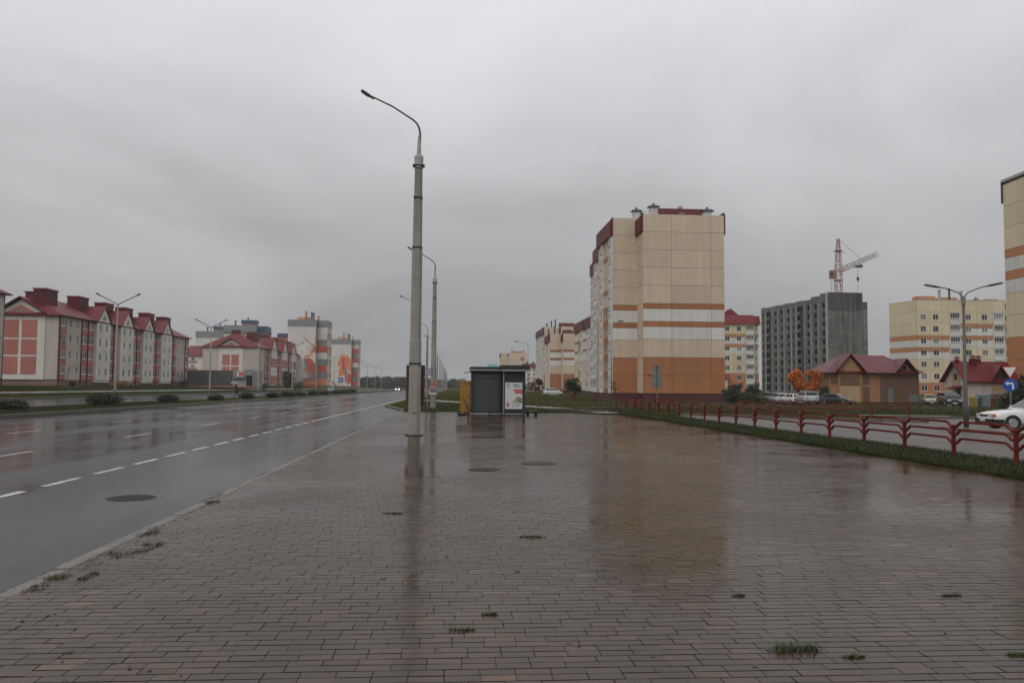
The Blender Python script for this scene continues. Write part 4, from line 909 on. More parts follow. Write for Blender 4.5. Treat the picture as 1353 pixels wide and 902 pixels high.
# corner of the next house at the left border
pinkhouse('pale house cut off at the left edge of the picture', -60.2, 84, 114.8, 6, 1.3, [(10, 'B'), (8, 'PP'), (8, 'B')], 12.2, (), True)
# house seen between the two
q = W(238, 335); q2 = W(300, 335); root = thing('apartment_house', 'pale pink house with red roof seen over the dark grey shop', 'apartment house', (q.x, q.y, 1.2)); Lw = q2.x-q.x
mb = MB(); mb.box(0, Lw, 0, 12, 0, 12.2); obj('wall', mb, M['joint'], root); f = Fac(root, (q.x, q.y, 1.2), 0)
facade(f, [(Lw/6, k) for k in 'bwbwbw'], 4, 2.8, 1, lambda i, c, k: [(0, .3, M['pink']), (.3, 1, M['lwhite'])] if k == 'w' else [(0, 1, M['lwhite'])])
mb = MB(); mb.frust(-.5, Lw+.5, -.7, 12.7, 12.2, 2, Lw-2, 5.5, 6.5, 16.6); obj('roof', mb, M['roofred'], root)
mb = MB(); c = Lw*.58; mb.add([(c-2.4, -.5, 12.1), (c+2.4, -.5, 12.1), (c, -.5, 14.6), (c, 4, 14.6)], [(0, 1, 2), (0, 2, 3), (1, 3, 2)]); obj('gable', mb, M['lwhite'], root)
mb = MB(); mb.box(c+3, c+6.5, 2, 6, 13, 17.2); obj('roof_dormer', mb, M['attic'], root)
# dark grey shop
q = W(247, 200); q2 = W(305, 200); q3 = W(331, 200); Z0 = 1.15; root = thing('shop', 'low dark grey flat roofed shop with a red and white sign at its pale entrance', 'shop', (q.x, q.y, Z0)); L1 = q2.x-q.x; L2 = q3.x-q.x
mb = MB(); mb.box(0, L1, 0, 12, 0, 4.1); obj('wall', mb, mat('dark grey cladding', (.075, .075, .075), .6, .12, .5, .1), root)
for k in range(1, 6): obj('cladding_joint', MB().box(k*L1/6-.02, k*L1/6+.02, -.03, .0, .3, 4.0), M['dark'], root)
mb = MB(); mb.box(L1, L2, .3, 11.5, 0, 4.0); obj('entrance_wall', mb, mat('light grey cladding', (.25, .25, .24), .6), root)
mb = MB(); mb.box(L1+3.0, L2+.3, -.6, .4, 2.9, 4.3); obj('canopy', mb, M['gattic'], root)
obj('plinth', MB().box(-.05, L2, -.06, .28, 0, .3), M['pink'], root)
obj('sign', MB().box(L1+1.1, L1+3.0, .1, .25, 2.6, 3.9), M['signwhite'], root); obj('sign_print', MB().box(L1+1.6, L1+2.9, .06, .1, 2.9, 3.7), M['pred'], root)
for k in range(4): obj('window', MB().box(L1+.5+k*.7, L1+1.0+k*.7, .22, .29, 1.7, 2.2), M['pane0'], root)
for k in range(2): obj('door', MB().box(L1+3.4+k*.75, L1+4.05+k*.75, .2, .29, .1, 2.6), M['pane0'], root)
# ------------------------------------------------ tower blocks with murals
def tower(label, d, px, nf, base, roofc, mural=None, bandrows=None):
    """front wall px[0..1], set back strip px[1..2], side px[2..3]"""
    A, B, C, D_ = [W(v, d) for v in px]; root = thing('tower_block', label, 'apartment block', (A.x, A.y, base)); H_ = nf*2.78+1
    L1 = B.x-A.x; L2 = C.x-A.x; y0 = A.y
    sw = 14.0
    mb = MB(); mb.box(0, L1, 0, sw, 0, H_+2); mb.box(L1, L2, 2.5, sw, 0, H_+2); obj('wall', mb, M['joint'], root)
    f = Fac(root, (A.x, y0, base), 0); cw3 = L1/3
    for i in range(nf):
        for k in range(3): f.panel(k*cw3, 1+i*2.78, cw3, 2.78, M['lwhite'], th=.06, g=.008)
    f2_ = Fac(root, (B.x, y0+2.5, base), 0)
    for i in range(nf): f2_.panel(0, 1+i*2.78, L2-L1, 2.78, (bandrows or {}).get(i, M['lwhite']), th=.06, g=.01)
    f3 = Fac(root, (C.x, y0+2.5, base), math.pi/2); facade(f3, [(3, 'w'), (3, 'L'), (3, 'w'), (2.5, 'w')], nf, 2.78, 1, lambda i, c, k: [(0, 1, M['lwhite'] if k != 'w' else (M['pink'] if i % 2 else M['lwhite']))])
    f4 = Fac(root, (B.x, y0, base), math.pi/2)
    mb = MB(); mb.box(-.25, L1+.2, -.25, sw, H_, H_+2.7); mb.box(L1, L2+.25, 2.2, sw, H_, H_+2.7); obj('parapet', mb, M['gattic'], root)
    mb = MB(); mb.box(L1+.18, L1+.5, -.2, 2.2, H_-.05, H_+2.65); obj('parapet_return', mb, M['bluemetal'], root)
    mb = MB(); mb.box(0, .15, -.1, 0, 0, H_); f.put('corner_strip', mb, L1-.12, 0, 0, M['pink'])
    roof_extras(root, [('box', L1*.52, 5, H_+2.6, (L1*.5, 4, 1.5), roofc), ('flue', L1*.58, 3, H_+2.6, (.35, .35, 3.6), M['pink']), ('flue', L1*.8, 2, H_+2.6, (.35, .35, 3.2), M['bluemetal']), ('flue', L1*.87, 2, H_+2.6, (.35, .35, 2.8), M['bluemetal']), ('flue', L1*1.02, 3.5, H_+2.6, (.3, .3, 1.6), M['pink'])])
    if mural:
        # flat painted shapes, each a thin coat over the panels
        for j, (mt, pts) in enumerate(mural):
            P_ = [(a*L1, b*H_) for a, b in pts]; m_ = MB(); m_.pry(P_, -.075-.004*j, -.05); f.put('mural_shape', m_, 0, 0, 0, mt)
    return root
O_, R_, G_, Wh = M['murO'], M['murR'], M['murG'], M['lwhite']
tower('tall pale tower block with an orange and grey mural of sweeping shapes', 350, (379, 416, 429.5, 434), 9, 1.0, M['orange'],
    [(O_, [(.5, 0), (1, 0), (1, .13), (.55, .13)]), (R_, [(.5, 0), (1, 0), (1, .05), (.6, .03)]), (G_, [(.55, .13), (1, .1), (1, .19), (.56, .15)]), (Wh, [(.6, .15), (.9, .16), (.6, .33)]), (O_, [(.62, .36), (.9, .14), (.8, .14), (.6, .28)]),
     (G_, [(.55, .46), (.72, .47), (1, .2), (1, .1), (.9, .12), (.62, .38)]), (R_, [(.72, .48), (.86, .46), (1, .35), (1, .2), (.93, .2), (.64, .42)]), (O_, [(.6, .47), (.8, .5), (.93, .58), (1, .82), (.985, .86), (.94, .72), (.84, .6), (.8, .58), (.8, .53), (.62, .52)]), (G_, [(.86, .46), (1, .38), (1, .3)]),
     (R_, [(.9, .7), (.98, .66), (1, .6), (.96, .56)]), (G_, [(.55, .81), (.57, .82), (.93, .675), (.92, .66)])],
    {0: M['murO'], 1: M['murG'], 2: M['murR'], 3: M['murG'], 5: M['murR'], 6: M['murG']})
tower('farther pale tower block with an orange bird shaped mural', 492, (436, 463.5, 471.5, 475), 9, .8, M['orange'],
    [(O_, [(.32, .5), (.4, .62), (.46, .72), (.6, .75), (.8, .74), (.95, .66), (1, .5), (1, .1), (.8, .1), (.72, .3), (.6, .28), (.34, .22), (.42, .34), (.36, .36), (.5, .46), (.4, .48)]), (R_, [(.55, .68), (.68, .64), (.66, .5), (.72, .36), (.62, .36), (.56, .5)]), (G_, [(.68, .4), (.74, .56), (.78, .4), (.76, .1), (.7, .1)]), (R_, [(.7, .3), (1, .34), (1, .1), (.8, .08)]),
     (Wh, [(.76, .44), (.82, .36), (1, .3), (1, .33), (.86, .4)]), (R_, [(0, .16), (.1, .15), (.35, .04), (.7, .03), (.7, .01), (.3, .01), (.08, .12)])],
    {0: M['murR'], 1: M['murG'], 2: M['murR'], 3: M['murG'], 5: M['murR'], 6: M['murG'], 7: M['murR']})
for (label, d, a, b, c) in (('far white tower with grey parapet and blue roof boxes, left of the red roofed house', 430, 257, 299, 303), ('far white tower with grey and blue parapet behind the red roofed house', 400, 294, 336, 348)):
    A, B, C = W(a, d), W(b, d), W(c, d); base = 1.0; root = thing('tower_block', label, 'apartment block', (A.x, A.y, base)); L1 = B.x-A.x; L2 = C.x-A.x; H_ = 25.5 if d > 410 else 26.5
    mb = MB(); mb.box(0, L1, 0, 13, 0, H_); mb.box(L1, L2, 3, 13, 0, H_); obj('wall', mb, M['joint'], root); f = Fac(root, (A.x, A.y, base), 0)
    for i in range(9):
        for k in range(3): f.panel(k*L1/3, .5+i*2.77, L1/3, 2.77, M['lwhite'], th=.06, g=.008)
    mb = MB(); mb.box(-.2, L1, -.2, 13, H_-.1, H_+3.3); obj('parapet', mb, M['gattic'], root); mb = MB(); mb.box(L1+.02, L2, 2.8, 13, H_-.1, H_+3.2); obj('blue_parapet', mb, M['bluemetal'], root)
    mb = MB(); mb.box(L1*.5, L1*.93, 3, 8, H_+3.2, H_+6.0); obj('lift_house', mb, M['pink'], root); mb = MB(); mb.box(L1*.5-.3, L1*.93+.3, 2.7, 8.3, H_+4.4, H_+6.1); obj('lift_house_roof', mb, M['bluemetal'], root)
    roof_extras(root, [('flue', L1*.3, 3, H_+3, (.4, .4, 2.4), M['bluemetal']), ('flue', L1*.66, 5, H_+5.9, (.3, .3, 1.4), M['bluemetal'])])
q = W(366, 420); root = thing('tower_block', 'blue roofed top of a far tower showing behind the red dormers', 'apartment block', (q.x, q.y, 1)); mb = MB(); mb.box(0, 5, 0, 10, 0, 23.3); obj('wall', mb, M['lwhite'], root); mb = MB(); mb.box(-.2, 5.2, -.2, 10.2, 23.3, 26.8); obj('parapet', mb, M['pink'], root); mb = MB(); mb.box(-.4, 5.4, -.4, 10.4, 25.2, 27.2); obj('roof', mb, M['bluemetal'], root)
# ================================================================ STREET LAMPS
def clamp_bands(mb, zs, wfun):
    for z in zs: w_ = wfun(z)/2+.012; mb.box(-w_, w_, -w_, w_, z, z+.05)
def concrete_lamp(X, Y, label, arm=1.66, lean=0.0, near=False, z0=0.0, detail=True):
    r = thing('street_lamp', label, 'street lamp', (X, Y, z0), 0, 'concrete street lamps along the pavement'); r.rotation_euler.y = lean
    mb = MB(); P = [(0, .40), (3.1, .385), (3.12, .355), (6.2, .335), (6.22, .31), (7.9, .285), (7.92, .27), (9.0, .25)]
    n = 8; vs = []
    for z, w_ in P:
        h = w_/2; c = h*.45
        vs += [(-h, -c, z), (-c, -h*.9, z), (c, -h*.9, z), (h, -c, z), (h, c, z), (c, h*.9, z), (-c, h*.9, z), (-h, c, z)]
    mb.add(vs, [(i*n+k, i*n+(k+1) % n, (i+1)*n+(k+1) % n, (i+1)*n+k) for i in range(len(P)-1) for k in range(n)]+[tuple(range((len(P)-1)*n, len(P)*n))])
    obj('pole', mb, M['pole'], r)
    mb = MB(); clamp_bands(mb, (6.2, 7.88), lambda z: .40-.0165*z); mb.box(-.2, .2, -.17, .17, 9.0-.03, 9.0); obj('joint_band', mb, M['dark'], r)
    mb = MB(); mb.lathe([(.15, 8.9), (.15, 9.3), (.12, 9.34), (.075, 9.36), (.045, 10.0), (.03, 10.02)], 12); obj('collar', mb, M['concrete2'], r)
    mb = MB(); pth = [(.02, 0, 9.7), (.03, 0, 10.05), (.0, 0, 10.25), (-.08, 0, 10.42), (-.22, 0, 10.55), (-arm*.55, 0, 10.98), (-arm, 0, 11.32)]
    mb.tube(pth, [.04, .035, .033, .03, .03, .028, .028], 8); obj('arm', mb, M['dark'], r, smooth=True)
    mb = MB(); d_ = Vector((-.84, 0, .54)).normalized(); a = Vector((-arm+.12, 0, 11.22)); q_ = a+d_*.5
    mb.tube([a, a+d_*.12, a+d_*.2, q_-d_*.05, q_], [.035, .038, .06, .06, .035], 8, 0, 1.5); h_ = obj('lamp_head', mb, M['dark'], r)
    mb = MB(); c_ = a+d_*.36-Vector((0, 0, .085)); mb.box(-.1, .1, -.06, .06, .02, .035); obj('lamp_glass', mb, M['pane2'], h_, c_, rot=(0, .57, 0))
    if near:
        mb = MB(); mb.box(-.09, .09, -.205, -.17, .75, 1.35); obj('hatch', mb, M['pole'], r)
        mb = MB(); mb.box(-.3, .32, .185, .23, .98, 2.32); mb.box(-.3, -.22, .15, .185, .98, 2.32); mb.box(.24, .32, .15, .185, .98, 2.32); mb.box(-.22, .24, .15, .185, 2.2, 2.32); obj('notice_board', mb, M['brownboard'], r)
        mb = MB(); mb.box(-.2, .2, -.19, .19, 2.34, 2.39); obj('clamp', mb, M['dark'], r)
    return r
concrete_lamp(-1.29, 27.5, 'tall concrete street lamp with a brown notice board, nearest on the pavement', lean=.004, near=True)
l2 = concrete_lamp(-1.45, 58.6, 'second concrete street lamp from the camera, wrapped in a coloured poster', lean=.003)
rest = [90, 122, 160, 199, 238, 277, 316, 355, 394, 433, 472]
for k, y in enumerate(rest):
    lab = {0: 'third concrete street lamp, mostly hidden behind the nearest one', 1: 'slim pale concrete street lamp behind the bus stop sign'}.get(k, 'far concrete street lamp beyond the bus stop, %s of the receding row' % ('third fourth fifth sixth seventh eighth ninth tenth eleventh twelfth last'.split()[k]))
    concrete_lamp(-4.0, y, lab, lean=random.uniform(-.006, .008))
# poster round the second lamp
po = obj('poster', MB().box(-.25, .25, -.235, -.2, 1.05, 1.95), M['poster'], None, (-1.45, 58.6, 0)); tag(po, 'coloured advert poster fixed to the second lamp pole above its white strip', 'poster')
oran = mat('orange print', (.36, .15, .05), .5); purp = mat('purple print', (.16, .12, .16), .5); pnk = mat('pink print', (.38, .24, .25), .5)
for nm, mt_, z0_, z1_ in (('print_field', oran, 1.66, 1.94), ('print_field', pnk, 1.48, 1.66), ('print_field', purp, 1.2, 1.48)): obj(nm, MB().box(-.245, .245, -.243, -.234, z0_, z1_), mt_, po)
def double_lamp(loc, H, spread, rise, label, rz, group, r0_=.12, r1_=.06, curved=False, mt=None):
    r = thing('street_lamp', label, 'street lamp', loc, rz, group); mt = mt or M['pole']
    mb = MB(); mb.tube([(0, 0, 0), (0, 0, .9), (0, 0, .95), (0, 0, H)], [r0_*1.25, r0_*1.2, r0_, r1_], 10); obj('pole', mb, mt, r, smooth=True)
    for s in (-1, 1):
        if curved: pth = [(0, 0, H-.05), (s*.05, 0, H+.12), (s*.2, 0, H+.28), (s*.45, 0, H+.38), (s*spread*.7, 0, H+.47), (s*spread, 0, H+.53)]
        else: pth = [(0, 0, H-.1), (s*.03, 0, H+.05), (s*.15, 0, H+.25), (s*spread*.5, 0, H+rise*.55), (s*spread, 0, H+rise)]
        mb = MB(); mb.tube(pth, r1_*(.75 if not curved else .5), 6); obj('arm', mb, M['dark'], r, smooth=True)
        e_ = Vector(pth[-1]); d_ = (e_-Vector(pth[-2])).normalized(); mb = MB(); mb.tube([e_-d_*.1, e_, e_+d_*.1, e_+d_*.5, e_+d_*.58], ([.03, .035, .05, .045, .02] if curved else [.05, .07, .12, .11, .04]), 6, 0, 1.5); obj('lamp_head', mb, M['dark'], r)
    if curved: mb = MB(); mb.lathe([(.09, H-.25), (.09, H+.1), (.05, H+.14)], 10); obj('cap', mb, M['steel'], r)
    return r
YL = [Yat(152, -46.4), Yat(277, -46.4), Yat(341, -46.4)]; st_ = 41.5
ys = YL+[YL[2]+st_*k for k in range(1, 9)]
for k, y in enumerate(ys):
    lab = ('tall twin arm street lamp in front of the nearest pink house', 'twin arm street lamp in front of the dark grey shop', 'twin arm street lamp before the corner of the second pink house')[k] if k < 3 else 'far twin arm street lamp on the left verge, %s of the row from the camera' % ('fourth fifth sixth seventh eighth ninth tenth last'.split()[k-3])
    double_lamp((-46.4, y, zleft(-46.4)-.05), 12.3, 2.5, 1.45, lab, 0, 'twin arm lamps along the left verge', .15, .085)
double_lamp((21.6, 33.6, .05), 5.45, .95, .4, 'slender twin arm street lamp standing on the kerb island beside the white car', -PSI-.3, None, .085, .05, True, mat('dark grey lamp paint', (.07, .068, .066), .5))
def side_lamp(P, H, arm, s, label, curved=True, r0_=.09):
    r = thing('street_lamp', label, 'street lamp', P, 0); mb = MB(); mb.tube([(0, 0, 0), (0, 0, H)], [r0_*1.2, r0_*.6], 8); obj('pole', mb, M['pole'], r, smooth=True)
    pth = [(0, 0, H-.05), (s*.1, 0, H+.35), (s*.4, 0, H+.65), (s*.8, 0, H+.8), (s*arm, 0, H+.95)]; mb = MB(); mb.tube(pth, r0_*.5, 6); obj('arm', mb, M['steel'], r, smooth=True)
    mb = MB(); mb.tube([(s*arm, 0, H+.95), (s*(arm+.15), 0, H+.97), (s*(arm+.7), 0, H+1.02)], [.05, .11, .07], 6); obj('lamp_head', mb, M['dark'], r)
q = W(697.5, 180); side_lamp((q.x, q.y, zl(q.x, q.y)-.05), 11, 2.2, -1, 'single arm street lamp standing on the lawn right of the kiosk')
q = W(808, 117); side_lamp((q.x, q.y, zl(q.x, q.y)-.05), 10.6, 1.0, 1, 'single arm street lamp at the corner of the tall terracotta block')
q = W(88.5, 138); side_lamp((q.x, q.y, zleft(q.x)-.05), 6.4, .5, -1, 'small yard lamp in front of the nearest pink house', r0_=.06)
q = W(998, 170); side_lamp((q.x, q.y, zl(q.x, q.y)-.05), 9.2, .9, -1, 'yard lamp in front of the block with the red mansard')
# ================================================================ RED RAILINGS
def railing(label, a, b, n, group, z=.05):
    a = Vector((*a, z)); b = Vector((*b, z)); d_ = (b-a); stp = d_.length/n; ang = math.atan2(d_.y, d_.x)
    r = thing('railing', label, 'railing', a, ang, group)
    pm = MB(); pm.box(-.035, .035, -.035, .035, -.25, .74); pm.frust(-.042, .042, -.042, .042, .74, -.03, .03, -.03, .03, .765); pm = pm.mesh('post'); pm.materials.append(M['red'])
    rm = MB(); hr = .026
    for zz in (0,):
        pth = [(.03, -.0), (.09, 0), (.27, .115), (stp-.27, .115), (stp-.09, 0), (stp-.03, 0)]
        prof = []
        for x_, z_ in pth: prof.append((x_, z_))
        up_ = [(x_, z_+hr) for x_, z_ in prof]; dn = [(x_, z_-hr) for x_, z_ in reversed(prof)]
        V = [(x_, y_, z_) for y_ in (-hr, hr) for x_, z_ in up_+dn]; m = len(up_)*2; k = len(up_)
        fs = []
        for i in range(k-1):
            fs += [(i, i+1, m-2-i, m-1-i), (m+i+1, m+i, 2*m-1-i, 2*m-2-i), (i, m+i, m+i+1, i+1), (m-1-i, m-2-i, 2*m-2-i, 2*m-1-i)]
        fs += [(0, m-1, 2*m-1, m), (k-1, k+m-1, k+m, k)]
        rm.add(V, fs)
    rm = rm.mesh('rail'); rm.materials.append(M['red'])
    for i in range(n+1):
        o_ = obj('post', pm, None, r, (i*stp, random.uniform(-.01, .01), random.uniform(-.015, .015)), rot=(random.uniform(-.02, .02), random.uniform(-.015, .015), 0))
        if i < n:
            for z_ in (.71, .525, .335): obj('rail', rm, None, r, (i*stp, random.uniform(-.008, .008), z_), rot=(random.uniform(-.02, .02), random.uniform(-.004, .004), 0))
railing('long red tube railing along the grass strip at the right side of the pavement', (11.7, 12.3), (11.45, 54.4), 20, 'red railings')
railing('short red tube railing on the grass point across the side street', (17.2, 49.6), (25.9, 45.6), 5, 'red railings')
railing('red tube railing running off behind the far end of the long one', (11.3, 57), (16.6, 61.5), 3, 'red railings')
# ================================================================ KIOSK AND BUS STOP
k = thing('kiosk', 'dark grey metal kiosk with roller shutter and white advert poster', 'kiosk', (2.6, 47.4, 0))
def kx(x0, x1, y0, y1, z0, z1, nm, mt_, par=k): return obj(nm, MB().box(x0, x1, y0, y1, z0, z1), mt_, par)
kx(-1.56, .22, .55, 3.3, .1, 2.5, 'cabin_body', M['kiosk']); kx(.22, 1.5, .0, 3.3, .1, 2.5, 'side_cabin', M['kiosk'])
for i in range(26): kx(-1.42, .02, .5, .545, .2+i*.075, .2+i*.075+.068, 'shutter_slat', M['kiosk2'])
kx(-1.46, .06, .46, .55, 2.16, 2.34, 'shutter_box', M['kiosk2']); kx(-1.49, -1.43, .47, .55, .12, 2.16, 'shutter_rail', M['kiosk']); kx(.03, .09, .47, .55, .12, 2.16, 'shutter_rail', M['kiosk'])
mb = MB(); mb.box(-1.65, .15, .3, 3.45, 2.5, 2.56); mb.box(-1.65, .15, .28, 3.45, 2.62, 2.78); mb.box(.12, 1.72, -.28, 3.4, 2.55, 2.83); mb.box(.1, 1.74, -.3, 3.42, 2.83, 2.87); obj('roof', mb, M['dark'], k)
mb = MB(); mb.box(-1.66, .14, .27, .31, 2.56, 2.62); mb.box(.13, 1.7, -.3, -.27, 2.53, 2.6); mb.box(.23, .27, -.02, .03, .1, 2.5); obj('trim', mb, M['silver'], k)
mb = MB(); mb.box(-1.5, -.6, .5, .56, .04, .12); mb.box(-.4, .15, .48, .54, .05, .1); mb.box(.35, 1.35, -.04, .0, .05, .1); obj('base_trim', mb, M['silver'], k)
for i in (0, 1): kx(-1.4+i*2.7, -1.3+i*2.7, .6, .7, 0, .12, 'foot', M['dark'])
kx(1.36, 1.5, -.05, .12, 0, 2.5, 'corner_post', M['kiosk'])
mb = MB(); mb.add([(-2.0, .9, 2.42), (-1.57, .9, 2.5), (-1.57, 2.6, 2.5), (-2.0, 2.6, 2.42), (-2.0, .9, 2.45), (-1.57, .9, 2.53), (-1.57, 2.6, 2.53), (-2.0, 2.6, 2.45)], [(0, 1, 2, 3), (4, 5, 6, 7), (0, 1, 5, 4), (1, 2, 6, 5), (2, 3, 7, 6), (3, 0, 4, 7)]); obj('awning', mb, M['steel'], k)
pf = obj('poster_case', MB().box(.3, 1.36, -.05, .0, .33, 1.92), M['dark'], k); 
kx(.34, 1.32, -.06, -.048, .37, 1.88, 'poster', M['poster'])
def pr(x0, x1, z0, z1, mt_, lay=0): o_ = obj('print', MB().box(x0, x1, -.064-.002*lay, -.058, z0, z1), mt_, k)
pr(.82, 1.32, 1.38, 1.5, M['pred']); pr(.9, 1.32, 1.24, 1.37, M['pred']); pr(.8, 1.15, 1.72, 1.77, M['ptxt']); pr(.8, 1.25, 1.62, 1.655, M['ptxt'])
mb = MB(); mb.lathe([(.1, -.066), (.1, -.058)], 18, (.52, 0, 1.72), 'y'); obj('print', mb, M['silver'], k)
mb = MB(); mb.add([(.7, -.066, .72), (1.3, -.066, .72), (1.3, -.066, .98), (1.1, -.066, 1.08), (.95, -.066, 1.0)], [(0, 1, 2, 3, 4)]); obj('print', mb, M['ptan'], k)
pr(1.0, 1.28, .86, .9, M['ptxt'], 1); pr(1.0, 1.28, .98, 1.02, M['ptxt'], 1); pr(1.12, 1.3, .75, .8, M['pred'], 1); pr(.74, .76, .42, .65, M['ptxt']); pr(.82, 1.2, .6, .63, M['ptxt']); pr(.82, 1.2, .5, .53, M['silver'])
mb = MB(); mb.add([(.48, -.066, .4), (.51, -.066, .48), (.58, -.066, .56), (.58, -.066, .66), (.52, -.066, .7), (.52, -.066, .78), (.46, -.066, .78), (.46, -.066, .7), (.4, -.066, .66), (.4, -.066, .56), (.46, -.066, .48)], [tuple(range(11))]); obj('print', mb, M['pred'], k)
b = thing('bench', 'low dark bench end beside the right wall of the kiosk', 'bench', (4.55, 48.2, 0)); obj('seat', MB().box(-.3, .35, -.2, .25, .18, .24), M['dark'], b)
for x_ in (-.22, .24): obj('leg', MB().box(x_-.08, x_+.08, -.15, .2, 0, .18), M['black'], b)
c_ = thing('utility_cabinet', 'tall ochre yellow metal utility cabinet beside the kiosk', 'cabinet', (.68, 49.2, 0)); obj('cabinet_body', MB().box(-.3, .3, -.25, .4, .08, 1.92), M['yel'], c_); obj('cabinet_top', MB().frust(-.34, .34, -.3, .44, 1.92, -.3, .3, -.25, .4, 1.97), M['yel'], c_); obj('door', MB().box(-.27, .27, -.275, -.25, .14, 1.86), M['yel'], c_); obj('base', MB().box(-.28, .28, -.2, .36, 0, .08), M['dark'], c_); obj('door_handle', MB().box(.18, .22, -.3, -.27, .95, 1.1), M['dark'], c_)
mb = MB(); mb.tube([(-.12, -.33, .95), (-.02, -.36, .75), (.1, -.4, .5), (.14, -.42, .1)], .02, 5); mb.tube([(.02, -.33, .4), (.2, -.38, .75), (.24, -.4, .35), (.22, -.4, .02)], .015, 5); wr = obj('cable', mb, M['brownboard'], None, (.68, 49.2, 0)); tag(wr, 'loose brown cables hanging in front of the yellow cabinet', 'cable')
u = thing('litter_bin', 'squat concrete litter bin with dark sides in front of the yellow cabinet', 'litter bin', (.34, 35.3, 0)); obj('base', MB().frust(-.22, .22, -.2, .2, 0, -.24, .24, -.22, .22, .36), M['pole'], u)
mb = MB(); mb.box(-.18, -.06, -.16, .14, .36, .62); mb.box(-.08, .18, -.1, .16, .36, .5); mb.box(-.17, .2, -.14, .18, .46, .49); mb.box(.13, .18, -.14, .16, .36, .62); obj('insert', mb, M['dark'], u)
# bus stop sign
sg = thing('bus_stop_sign', 'white bus stop name plate with dark lettering on a thin post', 'sign', (-1.82, 56.0, .0)); mb = MB(); mb.tube([(0.05, .03, 0), (0.05, .03, 2.75)], .03, 8); obj('post', mb, M['steel'], sg)
obj('plate', MB().box(-.33, .37, -.02, .0, 2.38, 2.82), mat('slate blue sign border', (.06, .075, .1), .4), sg); obj('plate_face', MB().box(-.27, .31, -.026, -.018, 2.44, 2.76), mat('pale grey sign face', (.36, .37, .39), .4), sg)
def text(body, size, mt_, parent, loc, rot=(math.pi/2, 0, 0), nm='lettering'):
    cu = bpy.data.curves.new(nm, 'FONT'); cu.body = body; cu.size = size; cu.align_x = 'CENTER'; cu.extrude = .003
    tmp = bpy.data.objects.new('tmp', cu); COL.objects.link(tmp); dg = bpy.context.evaluated_depsgraph_get(); me = bpy.data.meshes.new_from_object(tmp.evaluated_get(dg)); bpy.data.objects.remove(tmp)
    return obj(nm, me, mt_, parent, loc, rot=rot)
text('Рынок', .19, M['ptxt'], sg, (.02, -.032, 2.54))
# ================================================================ SIGNS
def post_sign(name, label, P, H): r = thing(name, label, 'sign', P, math.atan2(P[1], P[0])-math.pi/2); mb = MB(); mb.tube([(0, .04, 0), (0, .04, H)], .032, 8); obj('post', mb, M['steel'], r); return r
q = W(1335, 46); P = (q.x, q.y, .02); s = post_sign('road_sign', 'white give way triangle above a round blue left turn arrow sign', P, 2.95)
tri = lambda r_, z_: [(0, z_-r_), (r_*.87, z_+r_*.5), (-r_*.87, z_+r_*.5)]
obj('triangle_border', MB().pry(tri(.46, 2.72), -.02, 0), M['signred'], s); obj('triangle_face', MB().pry(tri(.36, 2.72), -.026, -.018), M['signwhite'], s)
mb = MB(); mb.lathe([(.36, -.02), (.36, 0)], 28, (0, 0, 1.92), 'y'); obj('disc', mb, M['signblue'], s)
mb = MB(); mb.pry([(.08, 1.68), (.17, 1.68), (.17, 1.98), (.1, 2.06), (-.1, 2.06), (-.1, 2.13), (-.24, 2.0), (-.1, 1.88), (-.1, 1.96), (.06, 1.96), (.08, 1.94)], -.027, -.018); obj('arrow', mb, M['signwhite'], s)
q = W(868, 92); P = (q.x, q.y, zl(q.x, q.y)); s = post_sign('road_sign', 'grey back of a round sign over two square plates near the terracotta wall', P, 4.5)
mb = MB(); mb.lathe([(.48, -.02), (.48, 0)], 24, (0, 0, 4.0), 'y'); obj('disc', mb, M['signgrey'], s); obj('plate', MB().box(-.5, .5, -.02, 0, 2.55, 3.45), M['signgrey'], s); obj('plate', MB().box(-.5, .5, -.021, 0, 2.0, 2.5), M['signgrey'], s); obj('bracket', MB().box(-.3, .3, -.06, -.02, 4.2, 4.24).box(-.04, .04, -.05, -.02, 1.6, 4.4), M['dark'], s)
q = W(450, 215); P = (q.x, q.y, .3); s = post_sign('road_sign', 'blue lane sign with two white bars on the far left verge', P, 2.2)
obj('plate', MB().box(-.62, .62, -.02, 0, .95+1.3, 2.2+1.3), M['signblue'], s); obj('print', MB().box(-.3, -.12, -.03, -.018, 2.5, 3.2).box(.1, .3, -.03, -.018, 2.5, 3.2), M['signwhite'], s); obj('post_top', MB().tube([(0, .04, 2.1), (0, .04, 3.4)], .03, 6), M['steel'], s)
